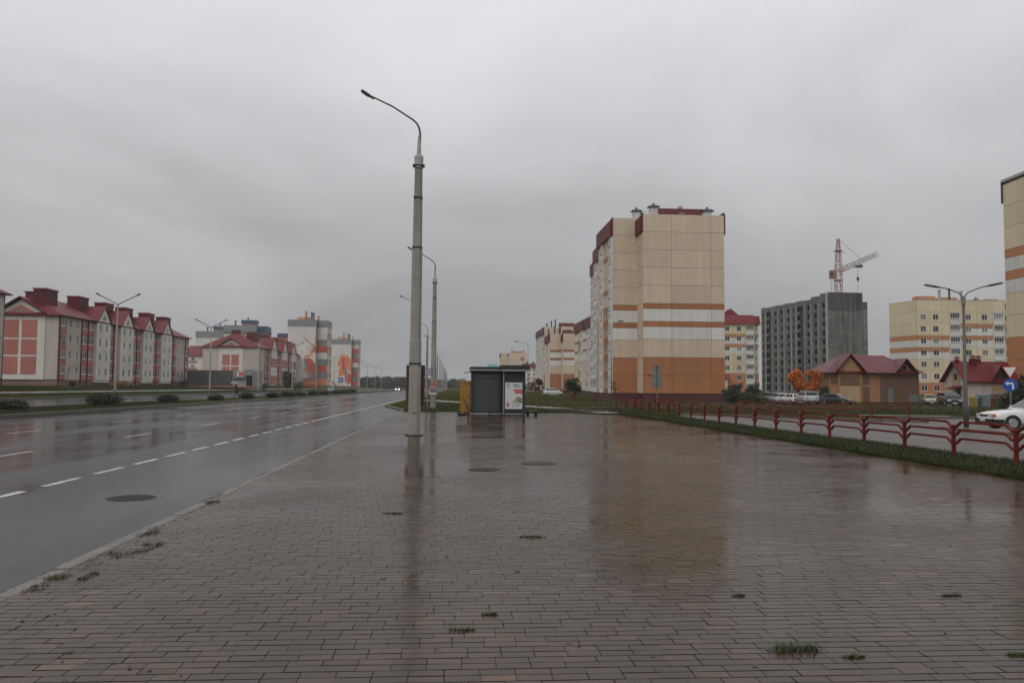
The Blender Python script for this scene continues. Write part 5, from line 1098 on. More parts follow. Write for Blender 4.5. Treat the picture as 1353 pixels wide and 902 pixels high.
# ================================================================ VEHICLES
def car(label, P, heading, L, Wd, H, pm, style='sedan', group=None, lit=False, bumper=None, name=None):
    """heading: direction of the bonnet in radians from +X"""
    r = thing(name or 'parked_car', label, 'car', P, heading, group); w_ = Wd/2; s = H/1.42; sub = bumper or M['black']
    prof = {'sedan': [(-.5, .60, .84), (-.485, .84, .93), (-.42, .92, .98), (-.2, .92, 1), (.12, .90, 1), (.28, .86, .99), (.40, .79, .96), (.475, .70, .90), (.5, .52, .82)],
            'hatch': [(-.5, .62, .86), (-.49, .88, .94), (-.4, .95, .99), (-.1, .94, 1), (.16, .91, 1), (.3, .86, .98), (.41, .78, .95), (.48, .67, .88), (.5, .5, .8)],
            'suv': [(-.5, .66, .88), (-.49, .96, .95), (-.4, 1.0, 1), (-.1, .99, 1), (.18, .98, 1), (.3, .95, .99), (.42, .88, .96), (.485, .76, .9), (.5, .56, .84)],
            'van': [(-.5, .66, .9), (-.49, 1.0, .96), (-.4, 1.02, 1), (0, 1.0, 1), (.24, .98, 1), (.36, .88, .97), (.45, .76, .93), (.49, .64, .88), (.5, .5, .84)]}[style]
    mb = MB(); rings = []
    for i, (x, zt, ws) in enumerate(prof):
        zt *= s; ww = w_*ws; zb = .3 if abs(x) > .48 else .22
        half = [(0, zb), (ww*.9, zb), (ww*.985, zb+.1), (ww, zb+(zt-zb)*.45), (ww*.985, zt-.1), (ww*.93, zt-.02), (ww*.8, zt), (0, zt+.02)]
        ring = [(x*L, a, b) for a, b in half]+[(x*L, -a, b) for a, b in reversed(half[1:-1])]; rings.append(ring)
    n = len(rings[0]); V = [p for rg_ in rings for p in rg_]
    mb.add(V, [(i*n+k_, i*n+(k_+1) % n, (i+1)*n+(k_+1) % n, (i+1)*n+k_) for i in range(len(rings)-1) for k_ in range(n)]+[tuple(range(n)), tuple(range(len(V)-1, len(V)-n-1, -1))])
    obj('body', mb, pm, r, smooth=True)
    gx = {'sedan': (-.40, .20, -.24, .03), 'hatch': (-.475, .22, -.36, .04), 'suv': (-.485, .22, -.42, .04), 'van': (-.485, .36, -.44, .1)}[style]
    b0, b1, t0_, t1_ = [v*L for v in gx]; zb = prof[3][1]*s-.02; zt = H; wb, wt = w_*.92, w_*.72
    rows = [(b0, b1, wb, zb), (b0*.93+t0_*.07, b1*.93+t1_*.07, wb*.985, zb+.03), (t0_*.9+b0*.1, t1_*.9+b1*.1, wt*1.03, zt-.07), (t0_, t1_, wt*.93, zt-.015), (t0_*.85, t1_*.85, wt*.7, zt)]
    mb = MB(); V = []
    for a, b_, ww, z in rows: V += [(a, -ww, z), (b_, -ww, z), (b_, ww, z), (a, ww, z)]
    mb.add(V, [(i*4+k_, i*4+(k_+1) % 4, i*4+4+(k_+1) % 4, i*4+4+k_) for i in range(4) for k_ in range(4)]+[(16, 17, 18, 19)]); obj('cabin', mb, pm, r)
    lo, hi = rows[1], rows[2]
    def pt(u, v, side):     # point on the side of the cabin, u along, v up
        a = lo[0]+(lo[1]-lo[0])*u; b_ = hi[0]+(hi[1]-hi[0])*u; x = a+(b_-a)*v; y = (lo[2]+(hi[2]-lo[2])*v+.008)*side; z = lo[3]+(hi[3]-lo[3])*v; return (x, y, z)
    for side in (-1, 1):
        for u0_, u1_ in ((.1, .46), (.5, .9)) if style != 'van' else ((.06, .34), (.37, .64), (.67, .93)):
            obj('side_window', MB().poly([pt(u0_, .06, side), pt(u1_, .06, side), pt(u1_, .94, side), pt(u0_, .94, side)]), M['glass'], r)
    for e_, nm in ((1, 'windscreen'), (0, 'rear_window')):
        sgn = 1 if e_ else -1; x0 = lo[e_]+sgn*.01; x1 = hi[e_]+sgn*.01
        f_ = lambda v, yy: (x0+(x1-x0)*v, (lo[2]+(hi[2]-lo[2])*v)*yy, lo[3]+(hi[3]-lo[3])*v)
        obj(nm, MB().poly([f_(.05, -.92), f_(.05, .92), f_(.95, .92), f_(.95, -.92)]), M['glass'], r)
    wr_ = .3*(1.12 if style in ('suv', 'van') else 1)
    for sx in (-.31, .31):
        for side in (-1, 1):
            c = (sx*L, side*(w_-.06), wr_)
            t_ = MB(); t_.lathe([(wr_*.62, -.09), (wr_*.94, -.1), (wr_, -.06), (wr_, .06), (wr_*.94, .1), (wr_*.62, .09)], 20, axis='y'); wh_ = obj('wheel', t_, M['tyre'], r, c, smooth=False)
            rm = MB(); rm.lathe([(.001, .092*side), (wr_*.18, .104*side), (wr_*.3, .098*side), (wr_*.55, .106*side), (wr_*.63, .088*side)], 16, axis='y'); obj('rim', rm, M['rim'], wh_)
            am = MB(); am.lathe([(wr_*1.1, .0), (wr_*1.1, .012), (wr_*.9, .012)], 20, axis='y'); obj('wheel_arch', am, M['black'], r, (sx*L, side*(w_+.002)-(.012 if side < 0 else 0), wr_+.02))
    for e_ in (-1, 1):
        mb = MB(); x = e_*L*.5; a, b_ = sorted((x-e_*.16, x+e_*.035)); mb.box(a, b_, -w_*.9, w_*.9, .24, .48*s); a2, b2 = sorted((x-e_*.5, x-e_*.1)); mb.box(a2, b2, -w_*.985, w_*.985, .25, .46*s); obj('bumper', mb, sub, r)
        obj('number_plate', MB().box(*sorted((x+e_*.034, x+e_*.042)), -.26, .26, .36, .47), M['signwhite'], r)
        for side in (-1, 1):
            y0_, y1_ = sorted((side*w_*.45, side*w_*.86)); zz = (.56 if e_ > 0 else .66)*s
            obj('headlight' if e_ > 0 else 'tail_light', MB().box(*sorted((x-e_*.1, x-e_*(.012 if e_ > 0 else -.004))), y0_, y1_, zz, zz+.13), (M['lit'] if lit else M['lampw']) if e_ > 0 else M['lampr'], r)
            if e_ > 0: y0_, y1_ = sorted((side*w_*.82, side*w_*.93)); obj('indicator', MB().box(x-.2, x-.05, y0_, y1_, zz+.01, zz+.12), M['lampo'], r)
    obj('grille', MB().box(L*.5-.05, L*.5-.004, -w_*.42, w_*.42, .56*s, .56*s+.1), M['dark'], r)
    for side in (-1, 1):
        y0_, y1_ = sorted((side*(w_-.02), side*(w_+.13))); obj('mirror', MB().box(b1*.72, b1*.72+.08, y0_, y1_, zb+.02, zb+.14), pm, r)
    for side in (-1, 1):
        for xx in (.02, -.2): obj('door_handle', MB().box(xx*L-.09, xx*L+.09, *sorted((side*(w_-.01), side*(w_+.015))), .78*s, .81*s), sub, r)
    for side in (-1, 1): obj('side_moulding', MB().box(-.22*L, .2*L, *sorted((side*(w_-.02), side*(w_+.008))), .5*s, .56*s), sub, r)
    return r
PW = paint('white', (.62, .62, .61)); PS = paint('silver', (.34, .35, .36)); PDG = paint('dark green', (.02, .032, .03)); PBK = paint('black', (.014, .015, .018)); PBG = paint('beige', (.36, .3, .18)); PT = paint('pale teal', (.16, .25, .24)); PBR = paint('dark brown', (.05, .025, .02)); PGY = paint('grey', (.16, .165, .17))
hd = math.atan2(.20, -.98)
car('white older saloon car driving out of the side street at the right edge', (25.0, 33.9, -.05), hd, 4.4, 1.68, 1.40, PW, 'sedan', name='car')
def at(px, py, z): 
    v = G(px, py, z); return (v.x, v.y)
GP = 'cars on the parking place'
def pk(px, dep_, hdg, *a, **kw):
    q = W(px, dep_); return car(kw.pop('label'), (q.x, q.y, zl(q.x, q.y)+.02), hdg, *a, group=GP, **kw)
pk(1065, 104, R(84), 4.6, 1.85, 1.72, PS, 'suv', label='large silver off-roader, nearest to the camera in the parking row')
pk(1047, 108, R(92), 4.3, 1.75, 1.45, PW, 'hatch', label='white hatchback parked left of the silver off-roader')
pk(1038, 114, R(95), 4.4, 1.75, 1.45, PW, 'sedan', label='white saloon third from the front in the parking row')
pk(1030, 121, R(95), 4.4, 1.75, 1.45, PS, 'sedan', label='silver saloon in the middle of the parking row')
pk(1023, 130, R(98), 4.3, 1.75, 1.5, PGY, 'hatch', label='grey hatchback near the far end of the parking row')
pk(1015, 142, R(100), 4.3, 1.75, 1.45, PBR, 'sedan', label='dark brown saloon at the far end of the parking row')
pk(1106, 112, R(-58), 4.55, 1.72, 1.45, PDG, 'hatch', label='dark green estate car parked before the brown cabin')
pk(1089, 128, R(95), 4.3, 1.75, 1.45, PBR, 'sedan', label='dark car half hidden behind the orange tree and the estate car')
pk(1228, 112, R(-112), 4.0, 1.65, 1.45, PBG, 'hatch', label='beige hatchback parked between the two cabins')
pk(1254, 99, R(-107), 4.6, 1.8, 1.7, PBK, 'van', label='black people carrier parked in front of the white service house')
pk(963, 138, R(10), 4.4, 1.75, 1.5, PW, 'hatch', label='white car behind the bushes right of the terracotta block')
pk(985, 142, R(10), 4.4, 1.75, 1.5, PS, 'sedan', label='silver car behind the bushes below the red mansard block')
q = W(730.5, 205); car('white delivery van parked before the far cream blocks', (q.x, q.y, zl(q.x, q.y)), R(5), 4.7, 1.9, 1.9, PW, 'van')
q = W(437, 215); car('pale teal car driving on the far carriageway', (q.x, q.y, -.03), R(-80), 4.3, 1.75, 1.45, PT, 'sedan', name='car')
q = W(525.5, 300); car('oncoming car with lit headlights far down the wet road', (q.x, q.y, -.06), R(-90), 4.4, 1.8, 1.6, PBK, 'suv', name='car', lit=True)
q = W(559.5, 190); car('white car far behind the pole with the notice board', (q.x, q.y, .03), R(-90), 4.4, 1.8, 1.5, PW, 'hatch')
# waste containers beside the service house
for px_, wd_, hh, mt_, lab in ((1286, .85, 1.15, mat('dull yellow plastic', (.2, .13, .02), .6), 'yellow waste container beside the white service house'), (1291, .8, 1.2, mat('dull blue plastic', (.02, .05, .1), .6), 'blue waste container beside the yellow one'), (1299, 1.4, 1.45, M['signgrey'], 'grey waste container between the blue and the red one'), (1306, 1.1, 1.2, mat('dull red plastic', (.12, .02, .02), .6), 'red waste container before the service house'), (1319, 2.2, 1.5, M['brownboard'], 'wide dark brown waste container before the service house')):
    q = W(px_, 90); c_ = thing('waste_container', lab, 'waste container', (q.x, q.y, -.3), -.5); h2 = wd_/2
    obj('container_body', MB().frust(-h2*.88, h2*.88, -.32, .32, .1, -h2, h2, -.38, .38, hh), mt_, c_); obj('lid', MB().frust(-h2-.03, h2+.03, -.4, .4, hh, -h2*.9, h2*.9, -.3, .3, hh+.12), mt_, c_)
    for s in (-1, 1): obj('wheel', MB().lathe([(.09, -.03), (.09, .03)], 10, (0, 0, 0), 'x'), M['black'], c_, (s*h2*.7, 0, .09))
# ================================================================ PEOPLE
def person(label, P, heading, joints, edges, radii, mt_, hood=None):
    r = thing('person', label, 'person', P, heading, 'pedestrians in the rain')
    me = bpy.data.meshes.new('body'); me.from_pydata(joints, edges, []); o_ = bpy.data.objects.new('body', me); COL.objects.link(o_); o_.parent = r
    sk = o_.modifiers.new('skin', 'SKIN'); sv = me.skin_vertices[0].data
    for i, rd in enumerate(radii): sv[i].radius = (rd, rd)
    sv[0].use_root = True; sk.use_smooth_shade = True; sb = o_.modifiers.new('sub', 'SUBSURF'); sb.levels = 1; sb.render_levels = 2
    me.materials.append(mt_)
    mb = MB(); hx, hy, hz = joints[4]; mb.lathe([(.01, -.1), (.085, -.08), (.115, .0), (.1, .09), (.05, .13), (.01, .14)], 12, (hx-.02, hy, hz+.03)); obj('hair', mb, hood or M['black'], r, smooth=True)
    fc = MB(); fc.lathe([(.005, -.1), (.07, -.07), (.088, .0), (.07, .07), (.005, .1)], 12, (hx+.03, hy, hz+.0)); fo = obj('face', fc, M['skin'], r, smooth=True)
    nb_ = MB(); nb_.frust(-.01, .02, -.012, .012, -.02, -.01, .005, -.006, .006, .03); obj('nose', nb_, M['skin'], fo, (hx+.115, hy, hz))
    return r
ED = [(0, 1), (1, 2), (2, 3), (3, 4), (2, 5), (5, 6), (6, 7), (2, 8), (8, 9), (9, 10), (0, 11), (11, 12), (12, 13), (13, 14), (0, 15), (15, 16), (16, 17), (17, 18)]
def pose(stride, lean, arm_up=True):
    s = stride
    hand = (.22+lean, -.12, 1.3) if arm_up else (.05, -.26, .82)
    elb = (.1+lean*.8, -.24, 1.1) if arm_up else (0, -.27, 1.1)
    return [(0, 0, .95), (lean*.4, 0, 1.15), (lean*.8, 0, 1.4), (lean, 0, 1.5), (lean+.03, 0, 1.63), (lean*.8, -.19, 1.39), elb, hand, (lean*.8, .19, 1.39), (-.06, .25, 1.12), (.04, .25, .9),
            (0, -.09, .9), (s*.55, -.1, .5), (s, -.1, .09), (s+.16, -.1, .045), (0, .09, .9), (-s*.3, .1, .5), (-s, .1, .14), (-s+.12, .1, .05)]
RAD = [.15, .16, .17, .07, .1, .085, .06, .05, .085, .06, .05, .1, .075, .055, .045, .1, .075, .055, .045]
dk = mat('dark wet jacket', (.018, .02, .024), .6); dk2 = mat('dark grey coat', (.035, .035, .04), .65)
def umbrella(label, P, tilt, mt_):
    r = thing('umbrella', label, 'umbrella', P, 0, 'umbrellas'); r.rotation_euler = (tilt, .15, 0)
    mb = MB(); prof = [(.02, .30), (.2, .275), (.38, .19), (.52, .05), (.515, .04), (.37, .17), (.19, .255), (.02, .28)]; mb.lathe(prof, 8); obj('canopy', mb, mt_, r, (0, 0, .45)); mb = MB(); mb.tube([(0, 0, 0), (0, 0, .82)], .012, 6); obj('shaft', mb, M['steel'], r)
    for k_ in range(8):
        a = 2*math.pi*k_/8; mb = MB(); mb.tube([(0, 0, .6), (.5*math.cos(a), .5*math.sin(a), .48)], .006, 4); obj('rib', mb, M['steel'], r)
q = G(313, 526.2, .1); person('person in dark clothes striding across the median under a pale umbrella', (q.x, q.y, .1), R(185), pose(.34, .12), ED, RAD, dk)
hv = Vector((math.cos(R(185)), math.sin(R(185)))); sv_ = Vector((-hv.y, hv.x)); hp = Vector((q.x, q.y))+hv*.34-sv_*.12; UMB = umbrella('pale grey umbrella over the striding person on the median', (hp.x, hp.y, .1+1.22), .1, mat('pale umbrella cloth', (.16, .17, .165), .5))
q = W(348, 160); zq = zleft(q.x); person('person in a dark coat on the far footpath beside the second twin lamp', (q.x, q.y, zq), R(90), pose(.2, .06), ED, RAD, dk2)
umbrella('black umbrella held by the person on the far footpath', (q.x+.12, q.y+.28, zq+1.22), .05, M['black'])
q = W(389, 230); person('distant person in black on the verge before the second pink house', (q.x, q.y, zleft(q.x)), R(90), pose(.18, .04, False), ED, RAD, dk)
# ================================================================ PLANTS
def leaf_cloud(n, blobs, size, seed, shell=.55, flat=False):
    rg_ = np.random.default_rng(seed); B = np.array(blobs, float); vol = B[:, 3]*B[:, 4]*B[:, 5]; idx = rg_.choice(len(B), n, p=vol/vol.sum()); b = B[idx]
    d_ = rg_.normal(size=(n, 3)); d_ /= np.linalg.norm(d_, axis=1)[:, None]; rad = rg_.random(n)**shell*rg_.uniform(.75, 1.12, n)
    c = b[:, :3]+d_*rad[:, None]*b[:, 3:6]
    a1_ = rg_.normal(size=(n, 3)); a1_ /= np.linalg.norm(a1_, axis=1)[:, None]; a2_ = np.cross(a1_, rg_.normal(size=(n, 3))); a2_ /= np.linalg.norm(a2_, axis=1)[:, None]
    s = size*rg_.uniform(.6, 1.4, n)[:, None]; V = np.stack([c-a1_*s, c-a2_*s*.55, c+a1_*s, c+a2_*s*.55], 1).reshape(-1, 3); Q = np.arange(4*n).reshape(-1, 4)
    return npmesh('crown', V, Q)
def lumps(rx, ry, rz, n, seed, z0):
    rr = random.Random(seed); out = []
    for i in range(n):
        a = rr.uniform(0, 6.28); q_ = rr.random()**.5*.75; zz = rr.uniform(-.7, .75); k_ = (1-abs(zz)*.45); out.append((rx*q_*k_*math.cos(a), ry*q_*k_*math.sin(a), z0+rz*zz, rx*rr.uniform(.28, .5), ry*rr.uniform(.28, .5), rz*rr.uniform(.25, .42)))
    return out
def tree(name, label, P, H, rx, mt_, n=1400, leaf=.13, seed=1, group=None, trunk=.35, cone=False, tr=.09):
    r = thing(name, label, 'bush' if trunk < .12 else 'tree', P, 0, group)
    if cone: bl = [(random.uniform(-.1, .1)*rx, random.uniform(-.1, .1)*rx, H*(.08+.88*k_/9), rx*(1.05-.95*k_/9), rx*(1.05-.95*k_/9), H*.085) for k_ in range(10)]
    else: bl = lumps(rx, rx, H*(1-trunk)/2, 11, seed, H*trunk+H*(1-trunk)/2)
    obj('crown', leaf_cloud(int(n*2.6), bl if trunk > .12 or cone else bl+[(0, 0, H*.48, rx*.8, rx*.8, H*.42)], leaf*.8, seed), mt_, r)
    mb = MB(); mb.tube([(0, 0, -.2), (.02, .01, H*trunk), (-.03, .02, H*.6), (.02, 0, H*.88)], [tr, tr*.8, tr*.5, tr*.15], 6)
    rr = random.Random(seed)
    for b in bl[:7]: z_ = H*(trunk*.8+rr.random()*.25); mb.tube([(0, 0, z_), (b[0]*.5, b[1]*.5, (z_+b[2])/2+.1), (b[0], b[1], b[2])], [tr*.4, tr*.28, tr*.1], 5)
    obj('trunk', mb, M['bark'], r); return r
def gz(q): return zl(q.x, q.y)
q = W(1053.5, 112); tree('maple_tree', 'orange autumn tree behind the parking row, left of the pair', (q.x, q.y, gz(q)), 5.0, 1.5, M['leafor'], 1700, .13, 3, 'autumn trees', .24)
q = W(1074, 108); tree('maple_tree', 'orange autumn tree beside the brown cabin, right of the pair', (q.x, q.y, gz(q)), 4.8, 1.5, M['leafor'], 1600, .13, 4, 'autumn trees', .24)
q = W(756, 170); tree('conifer', 'dark bushy conifer at the foot of the distant cream blocks', (q.x, q.y, gz(q)), 4.4, 2.2, M['leafdk'], 1800, .16, 5, None, .02)
q = W(755.5, 158); tree('shrub', 'small rusty shrub in front of the dark conifer', (q.x, q.y, gz(q)), 1.4, .8, M['leafye'], 300, .12, 6, None, .02)
for i, (px_, d_, h_, r_x, mt_, lab) in enumerate(((966, 100, 2.2, 1.4, 'leafdk', 'dark round bush just right of the terracotta block'), (984, 104, 1.7, 1.3, 'leafgr', 'low dull green bush left of the parking place'), (994, 125, 3.0, 1.5, 'leafdk', 'dark bush under the yard lamp by the red mansard block'), (971, 130, 3.2, 1.7, 'leafdk', 'taller dark bush behind the others near the terracotta block'), (1004, 100, 1.2, 1.1, 'leafgr', 'low dark bush at the corner of the parking place'), (1090, 120, 2.8, .9, 'leafdk', 'dark shrub at the left wall of the brown cabin'))):
    q = W(px_, d_); tree('bush', lab, (q.x, q.y, gz(q)), h_, r_x, M[mt_], 1100, .12, 20+i, 'bushes by the parking place', .02)
q = W(1350, 62); tree('conifer', 'dark young conifer at the right edge behind the white car', (q.x, q.y, 0), 2.9, 1.0, M['leafdk'], 2200, .1, 31, None, .03, True)
q = W(1336, 64); tree('bush', 'loose green bush around the post of the blue arrow sign', (q.x, q.y, 0), 2.0, .8, M['leafgr'], 900, .09, 32, None, .03)
q = W(1330, 75); tree('bush', 'low dark bush left of the arrow sign', (q.x, q.y, -.1), 1.3, 1.2, M['leafgr'], 900, .09, 33, None, .03)
q = W(813, 119); tree('sapling', 'thin sapling with few leaves at the corner of the terracotta block', (q.x, q.y, gz(q)), 3.2, .8, M['leafye'], 140, .11, 34, None, .4, tr=.04)
for i, (px_, d_, lab) in enumerate(((712, 190, 'small ochre tree in front of the distant block left of the white van'), (703, 215, 'small ochre tree just right of the kiosk in the distance'))):
    q = W(px_, d_); tree('young_tree', lab, (q.x, q.y, gz(q)), 4.0, 1.5, M['leafye'] if i else M['leafgr'], 700, .16, 40+i, 'young trees on the right lawn', .3)
q = W(380, 245); tree('conifer', 'dark bushy tree before the street side of the second pink house', (q.x, q.y, zleft(q.x)), 6.0, 2.4, M['leafdk'], 1500, .2, 50, None, .05)
for i, (px_, d_, h_) in enumerate(((160, 150, 1.5), (350, 240, 1.8), (394, 262, 3.0), (22, 140, .8), (95, 145, .8))):
    q = W(px_, d_); lab = ('rusty hedge at the foot of the nearest pink house', 'low shrub before the corner of the second pink house', 'dark shrub at the far end of the second pink house', 'tiny red shrub under the pink gable fields', 'small shrub under the first windows of the nearest pink house')[i]
    tree('shrub', lab, (q.x, q.y, zleft(q.x)-.1), h_, 2.2 if i in (0, 2) else .9, M['leafye'] if i in (0, 3) else M['leafdk'], 500, .15, 60+i, 'shrubs by the left houses', .02)
# junipers on the median
sp = [(15, 542.0, 1.15), (138, 536, 1.7), (222, 531.5, 1.25), (285, 528.6, 1.1), (326, 526.6, 1.25), (362.5, 525.0, 1.25), (385, 523.9, 1.45), (404, 523, 1.25), (424, 522, 1.4), (441, 521.1, 1.3), (452, 520.3, 1.4), (464, 519.6, 1.4), (474, 519, 1.6)]
jl = ['cut by the left edge', 'widest, before the nearest pink house', 'third from the left edge', 'before the dark grey shop', 'beside the striding person']
for i, (px_, py_, r_x) in enumerate(sp):
    q = G(px_, py_, .12); q.x = min(max(q.x, -26.2), -22.6)
    lab = 'low spreading dark juniper on the median, '+jl[i] if i < 5 else 'small far juniper on the median, %s from the left in the row' % ('sixth seventh eighth ninth tenth eleventh twelfth last'.split()[i-5])
    t_ = thing('juniper_bush', lab, 'bush', (q.x, q.y, .12), random.random(), 'junipers along the median'); h_ = .48*r_x
    r_x *= .82; bl = [(0, 0, h_*.5, r_x*.95, r_x*.85, h_*.6)]+[(random.uniform(-.5, .5)*r_x, random.uniform(-.4, .4)*r_x, h_*random.uniform(.4, .7), r_x*.45, r_x*.4, h_*.45) for _ in range(7)]
    obj('crown', leaf_cloud(3200, bl, .06, 70+i, .4), M['juniper'], t_); mb = MB()
    for b in bl: mb.tube([(0, 0, -.05), (b[0]*.6, b[1]*.6, b[2]*.6), b[:3]], [.03, .02, .008], 4)
    obj('stem', mb, M['bark'], t_)
# far wood on the horizon
def wood(a, b, n, hmin, hmax, seed, depth=60):
    rr = random.Random(seed); bl = []
    for i in range(n):
        u_ = rr.random(); h_ = rr.uniform(hmin, hmax); x = a.x+(b.x-a.x)*u_+rr.uniform(-8, 8); y = a.y+(b.y-a.y)*u_+rr.uniform(0, depth)
        for j in range(3): bl.append((x+rr.uniform(-2, 2), y+rr.uniform(-2, 2), h_*(.3+.25*j), rr.uniform(2, 3.6), rr.uniform(2, 3.6), h_*.22))
    return bl
bl = wood(W(478, 520), W(560, 640), 110, 5, 9, 5)+wood(W(560, 700), W(700, 640), 120, 4, 9, 6)
struct('far_wood', leaf_cloud(26000, bl, .8, 8), M['leafdk'], kind='stuff')
bl = wood(W(-30, 300), W(300, 420), 60, 4, 7, 9)
# grass ------------------------------------------------------------------------
def blades(pts, hmin, hmax, wd, seed, lean=.5):
    rg_ = np.random.default_rng(seed); P_ = np.asarray(pts, float); n = len(P_); a = rg_.uniform(0, 2*np.pi, n); h_ = rg_.uniform(hmin, hmax, n); w_ = wd*rg_.uniform(.6, 1.3, n)
    d_ = np.stack([np.cos(a), np.sin(a), np.zeros(n)], 1); ln = np.stack([-np.sin(a+rg_.normal(0, .8, n)), np.cos(a), np.zeros(n)], 1)*(h_*rg_.uniform(0, lean, n))[:, None]
    up_ = np.stack([np.zeros(n), np.zeros(n), h_], 1)
    V = np.stack([P_-d_*w_[:, None], P_+d_*w_[:, None], P_+ln*.35+up_*.6+d_*w_[:, None]*.7, P_+ln*.35+up_*.6-d_*w_[:, None]*.7, P_+ln+up_], 1).reshape(-1, 3)
    b0 = np.arange(n)*5
    T = np.concatenate([np.stack([b0, b0+1, b0+2], 1), np.stack([b0, b0+2, b0+3], 1), np.stack([b0+3, b0+2, b0+4], 1)]); return npmesh('blades', V, T)
def strip(x0, x1, y0, y1, n, z, seed, clump=None):
    rg_ = np.random.default_rng(seed); x = rg_.uniform(x0, x1, n); y = rg_.uniform(y0, y1, n); return np.stack([x, y, np.full(n, z)], 1)
pts = np.concatenate([strip(10.18, 12.15, 12, 24, 30000, .045, 1), strip(10.2, 12.15, 24, 54, 34000, .045, 2)])
edge = 10.22+.1*np.sin(pts[:, 1]*2.1)+.07*np.sin(pts[:, 1]*5.3+1); pts = pts[(pts[:, 0] > edge)]
o_ = struct('grass', blades(pts, .05, .15, .006, 3, .8), M['grass'], kind='stuff'); tag(o_, 'wet green grass strip under the long red railing', 'grass')
pts = np.concatenate([strip(-26.7, -21.7, 38, 75, 42000, .115, 4)]); o_ = struct('grass.001', blades(pts, .04, .11, .012, 5, .8), M['grass'], kind='stuff'); tag(o_, 'short mown grass covering the median', 'grass')
pts = np.concatenate([strip(-3.2, 40, 52.5, 60, 22000, .045, 6), strip(14, 34, 41.5, 60, 22000, .045, 7)])
lim = 54.5-(pts[:, 0]+3.3)*.17; ok = (pts[:, 1] > lim) & ~((pts[:, 0] > 10.3) & (pts[:, 1] < 53.5-(pts[:, 0]-12)*.9) & (pts[:, 1] < 47.3)) & ~((pts[:, 0] > 12) & (pts[:, 1] < 51.5-(pts[:, 0]-14.3)*1.1)) & ~((pts[:, 0] > 24) & (pts[:, 1] < 47.2+(pts[:, 0]-34)*.05))
o_ = struct('grass.002', blades(pts[ok], .05, .16, .014, 8, .8), M['grass'], kind='stuff'); tag(o_, 'rough grass of the lawn beyond the paving', 'grass')
rg_ = np.random.default_rng(55); n = 90000; y = 58+rg_.random(n)**1.5*72; x = rg_.uniform(-5, 75, n); x = x*(.45+.55*(y/130)); ok = ((x > -3.2) | (y > 72)) & (np.abs((x-9.4)*.950+(y-57.5)*.310) > 1.3)
x, y = x[ok], y[ok]; cl = np.sin(x*.9+np.sin(y*.5)*2)+np.sin(y*.7+x*.3)+rg_.normal(0, .8, len(x)); k_ = cl > -.6; x, y = x[k_], y[k_]
P_ = np.stack([x, y, np.array([zl(a, b) for a, b in zip(x, y)])-.01], 1); q_ = rg_.random(len(x)) < .78
o_ = struct('grass.003', blades(P_[q_], .06, .2, .02, 56, .9), M['grass'], kind='stuff'); tag(o_, 'rough green grass tufts on the lawn before the tall blocks', 'grass')
o_ = struct('grass.004', blades(P_[~q_], .06, .24, .02, 57, .9), mat('dry grass', (.085, .062, .024), .8, .3, 1.5), kind='stuff'); tag(o_, 'dry straw coloured grass among the green tufts', 'grass')
rg_ = np.random.default_rng(58); n = 40000; x = rg_.uniform(-63, -45.6, n); y = rg_.uniform(85, 230, n); ok = np.abs(x+52) > 1.3; x, y = x[ok], y[ok]
P_ = np.stack([x, y, np.array([zleft(a) for a in x])-.01], 1); o_ = struct('grass.005', blades(P_, .05, .16, .03, 59, .9), M['grass'], kind='stuff'); tag(o_, 'mown grass in front of the left houses', 'grass')
# fallen leaves, too many to count
rg_ = np.random.default_rng(61); n = 2600; y = rg_.uniform(54, 118, n); x = rg_.uniform(2, 60, n)*(.4+.6*y/118); V = []
for a_, b_, c_ in zip(x, y, rg_.uniform(.03, .09, n)):
    z = zl(a_, b_)+.06; V += [(a_-c_, b_, z), (a_, b_-c_*.6, z+.02), (a_+c_, b_, z+.01), (a_, b_+c_*.6, z+.03)]
o_ = struct('fallen_leaves', npmesh('fallen_leaves', V, np.arange(4*n).reshape(-1, 4)), M['leafye'], kind='stuff'); tag(o_, 'scattered ochre leaves on the lawn right of the kiosk', 'leaves')
# weeds between the pavers and along the kerb
wd_ = [((-3.24, 7.13), .22, 'dark weed clump on the kerb line, nearest to the camera'), ((-3.1, 8.15), .2, 'flat green weed patch beside the kerb, second from the camera'), ((-3.29, 9.25), .2, 'weed tuft growing out of the kerb joint, third from the camera'), ((-3.3, 11.64), .14, 'isolated green weed tuft farthest along the kerb'), ((-2.95, 8.6), .14, 'small weed right of the kerb weeds'), ((-3.0, 7.15), .12, 'small brown weed right of the nearest kerb clump'),
       ((.07, 5.56), .06, 'small bright green weed in the paving, left of a pair'), ((.27, 5.92), .04, 'tiny weed in the paving, right of a pair'), ((2.11, 5.05), .11, 'largest green grass tuft in the paving at bottom right'), ((2.41, 4.9), .05, 'small weed right of the largest paving tuft'), ((2.22, 6.37), .04, 'tiny weed in the middle of the right paving'), ((-.74, 10.63), .1, 'thin weed line in the paving below the nearest lamp'), ((.87, 8.94), .1, 'flat dark weed in the middle of the paving'), ((3.44, 4.89), .05, 'small weed at the right bottom edge of the paving'), ((3.9, 6.3), .05, 'small brown weed far right in the paving')]
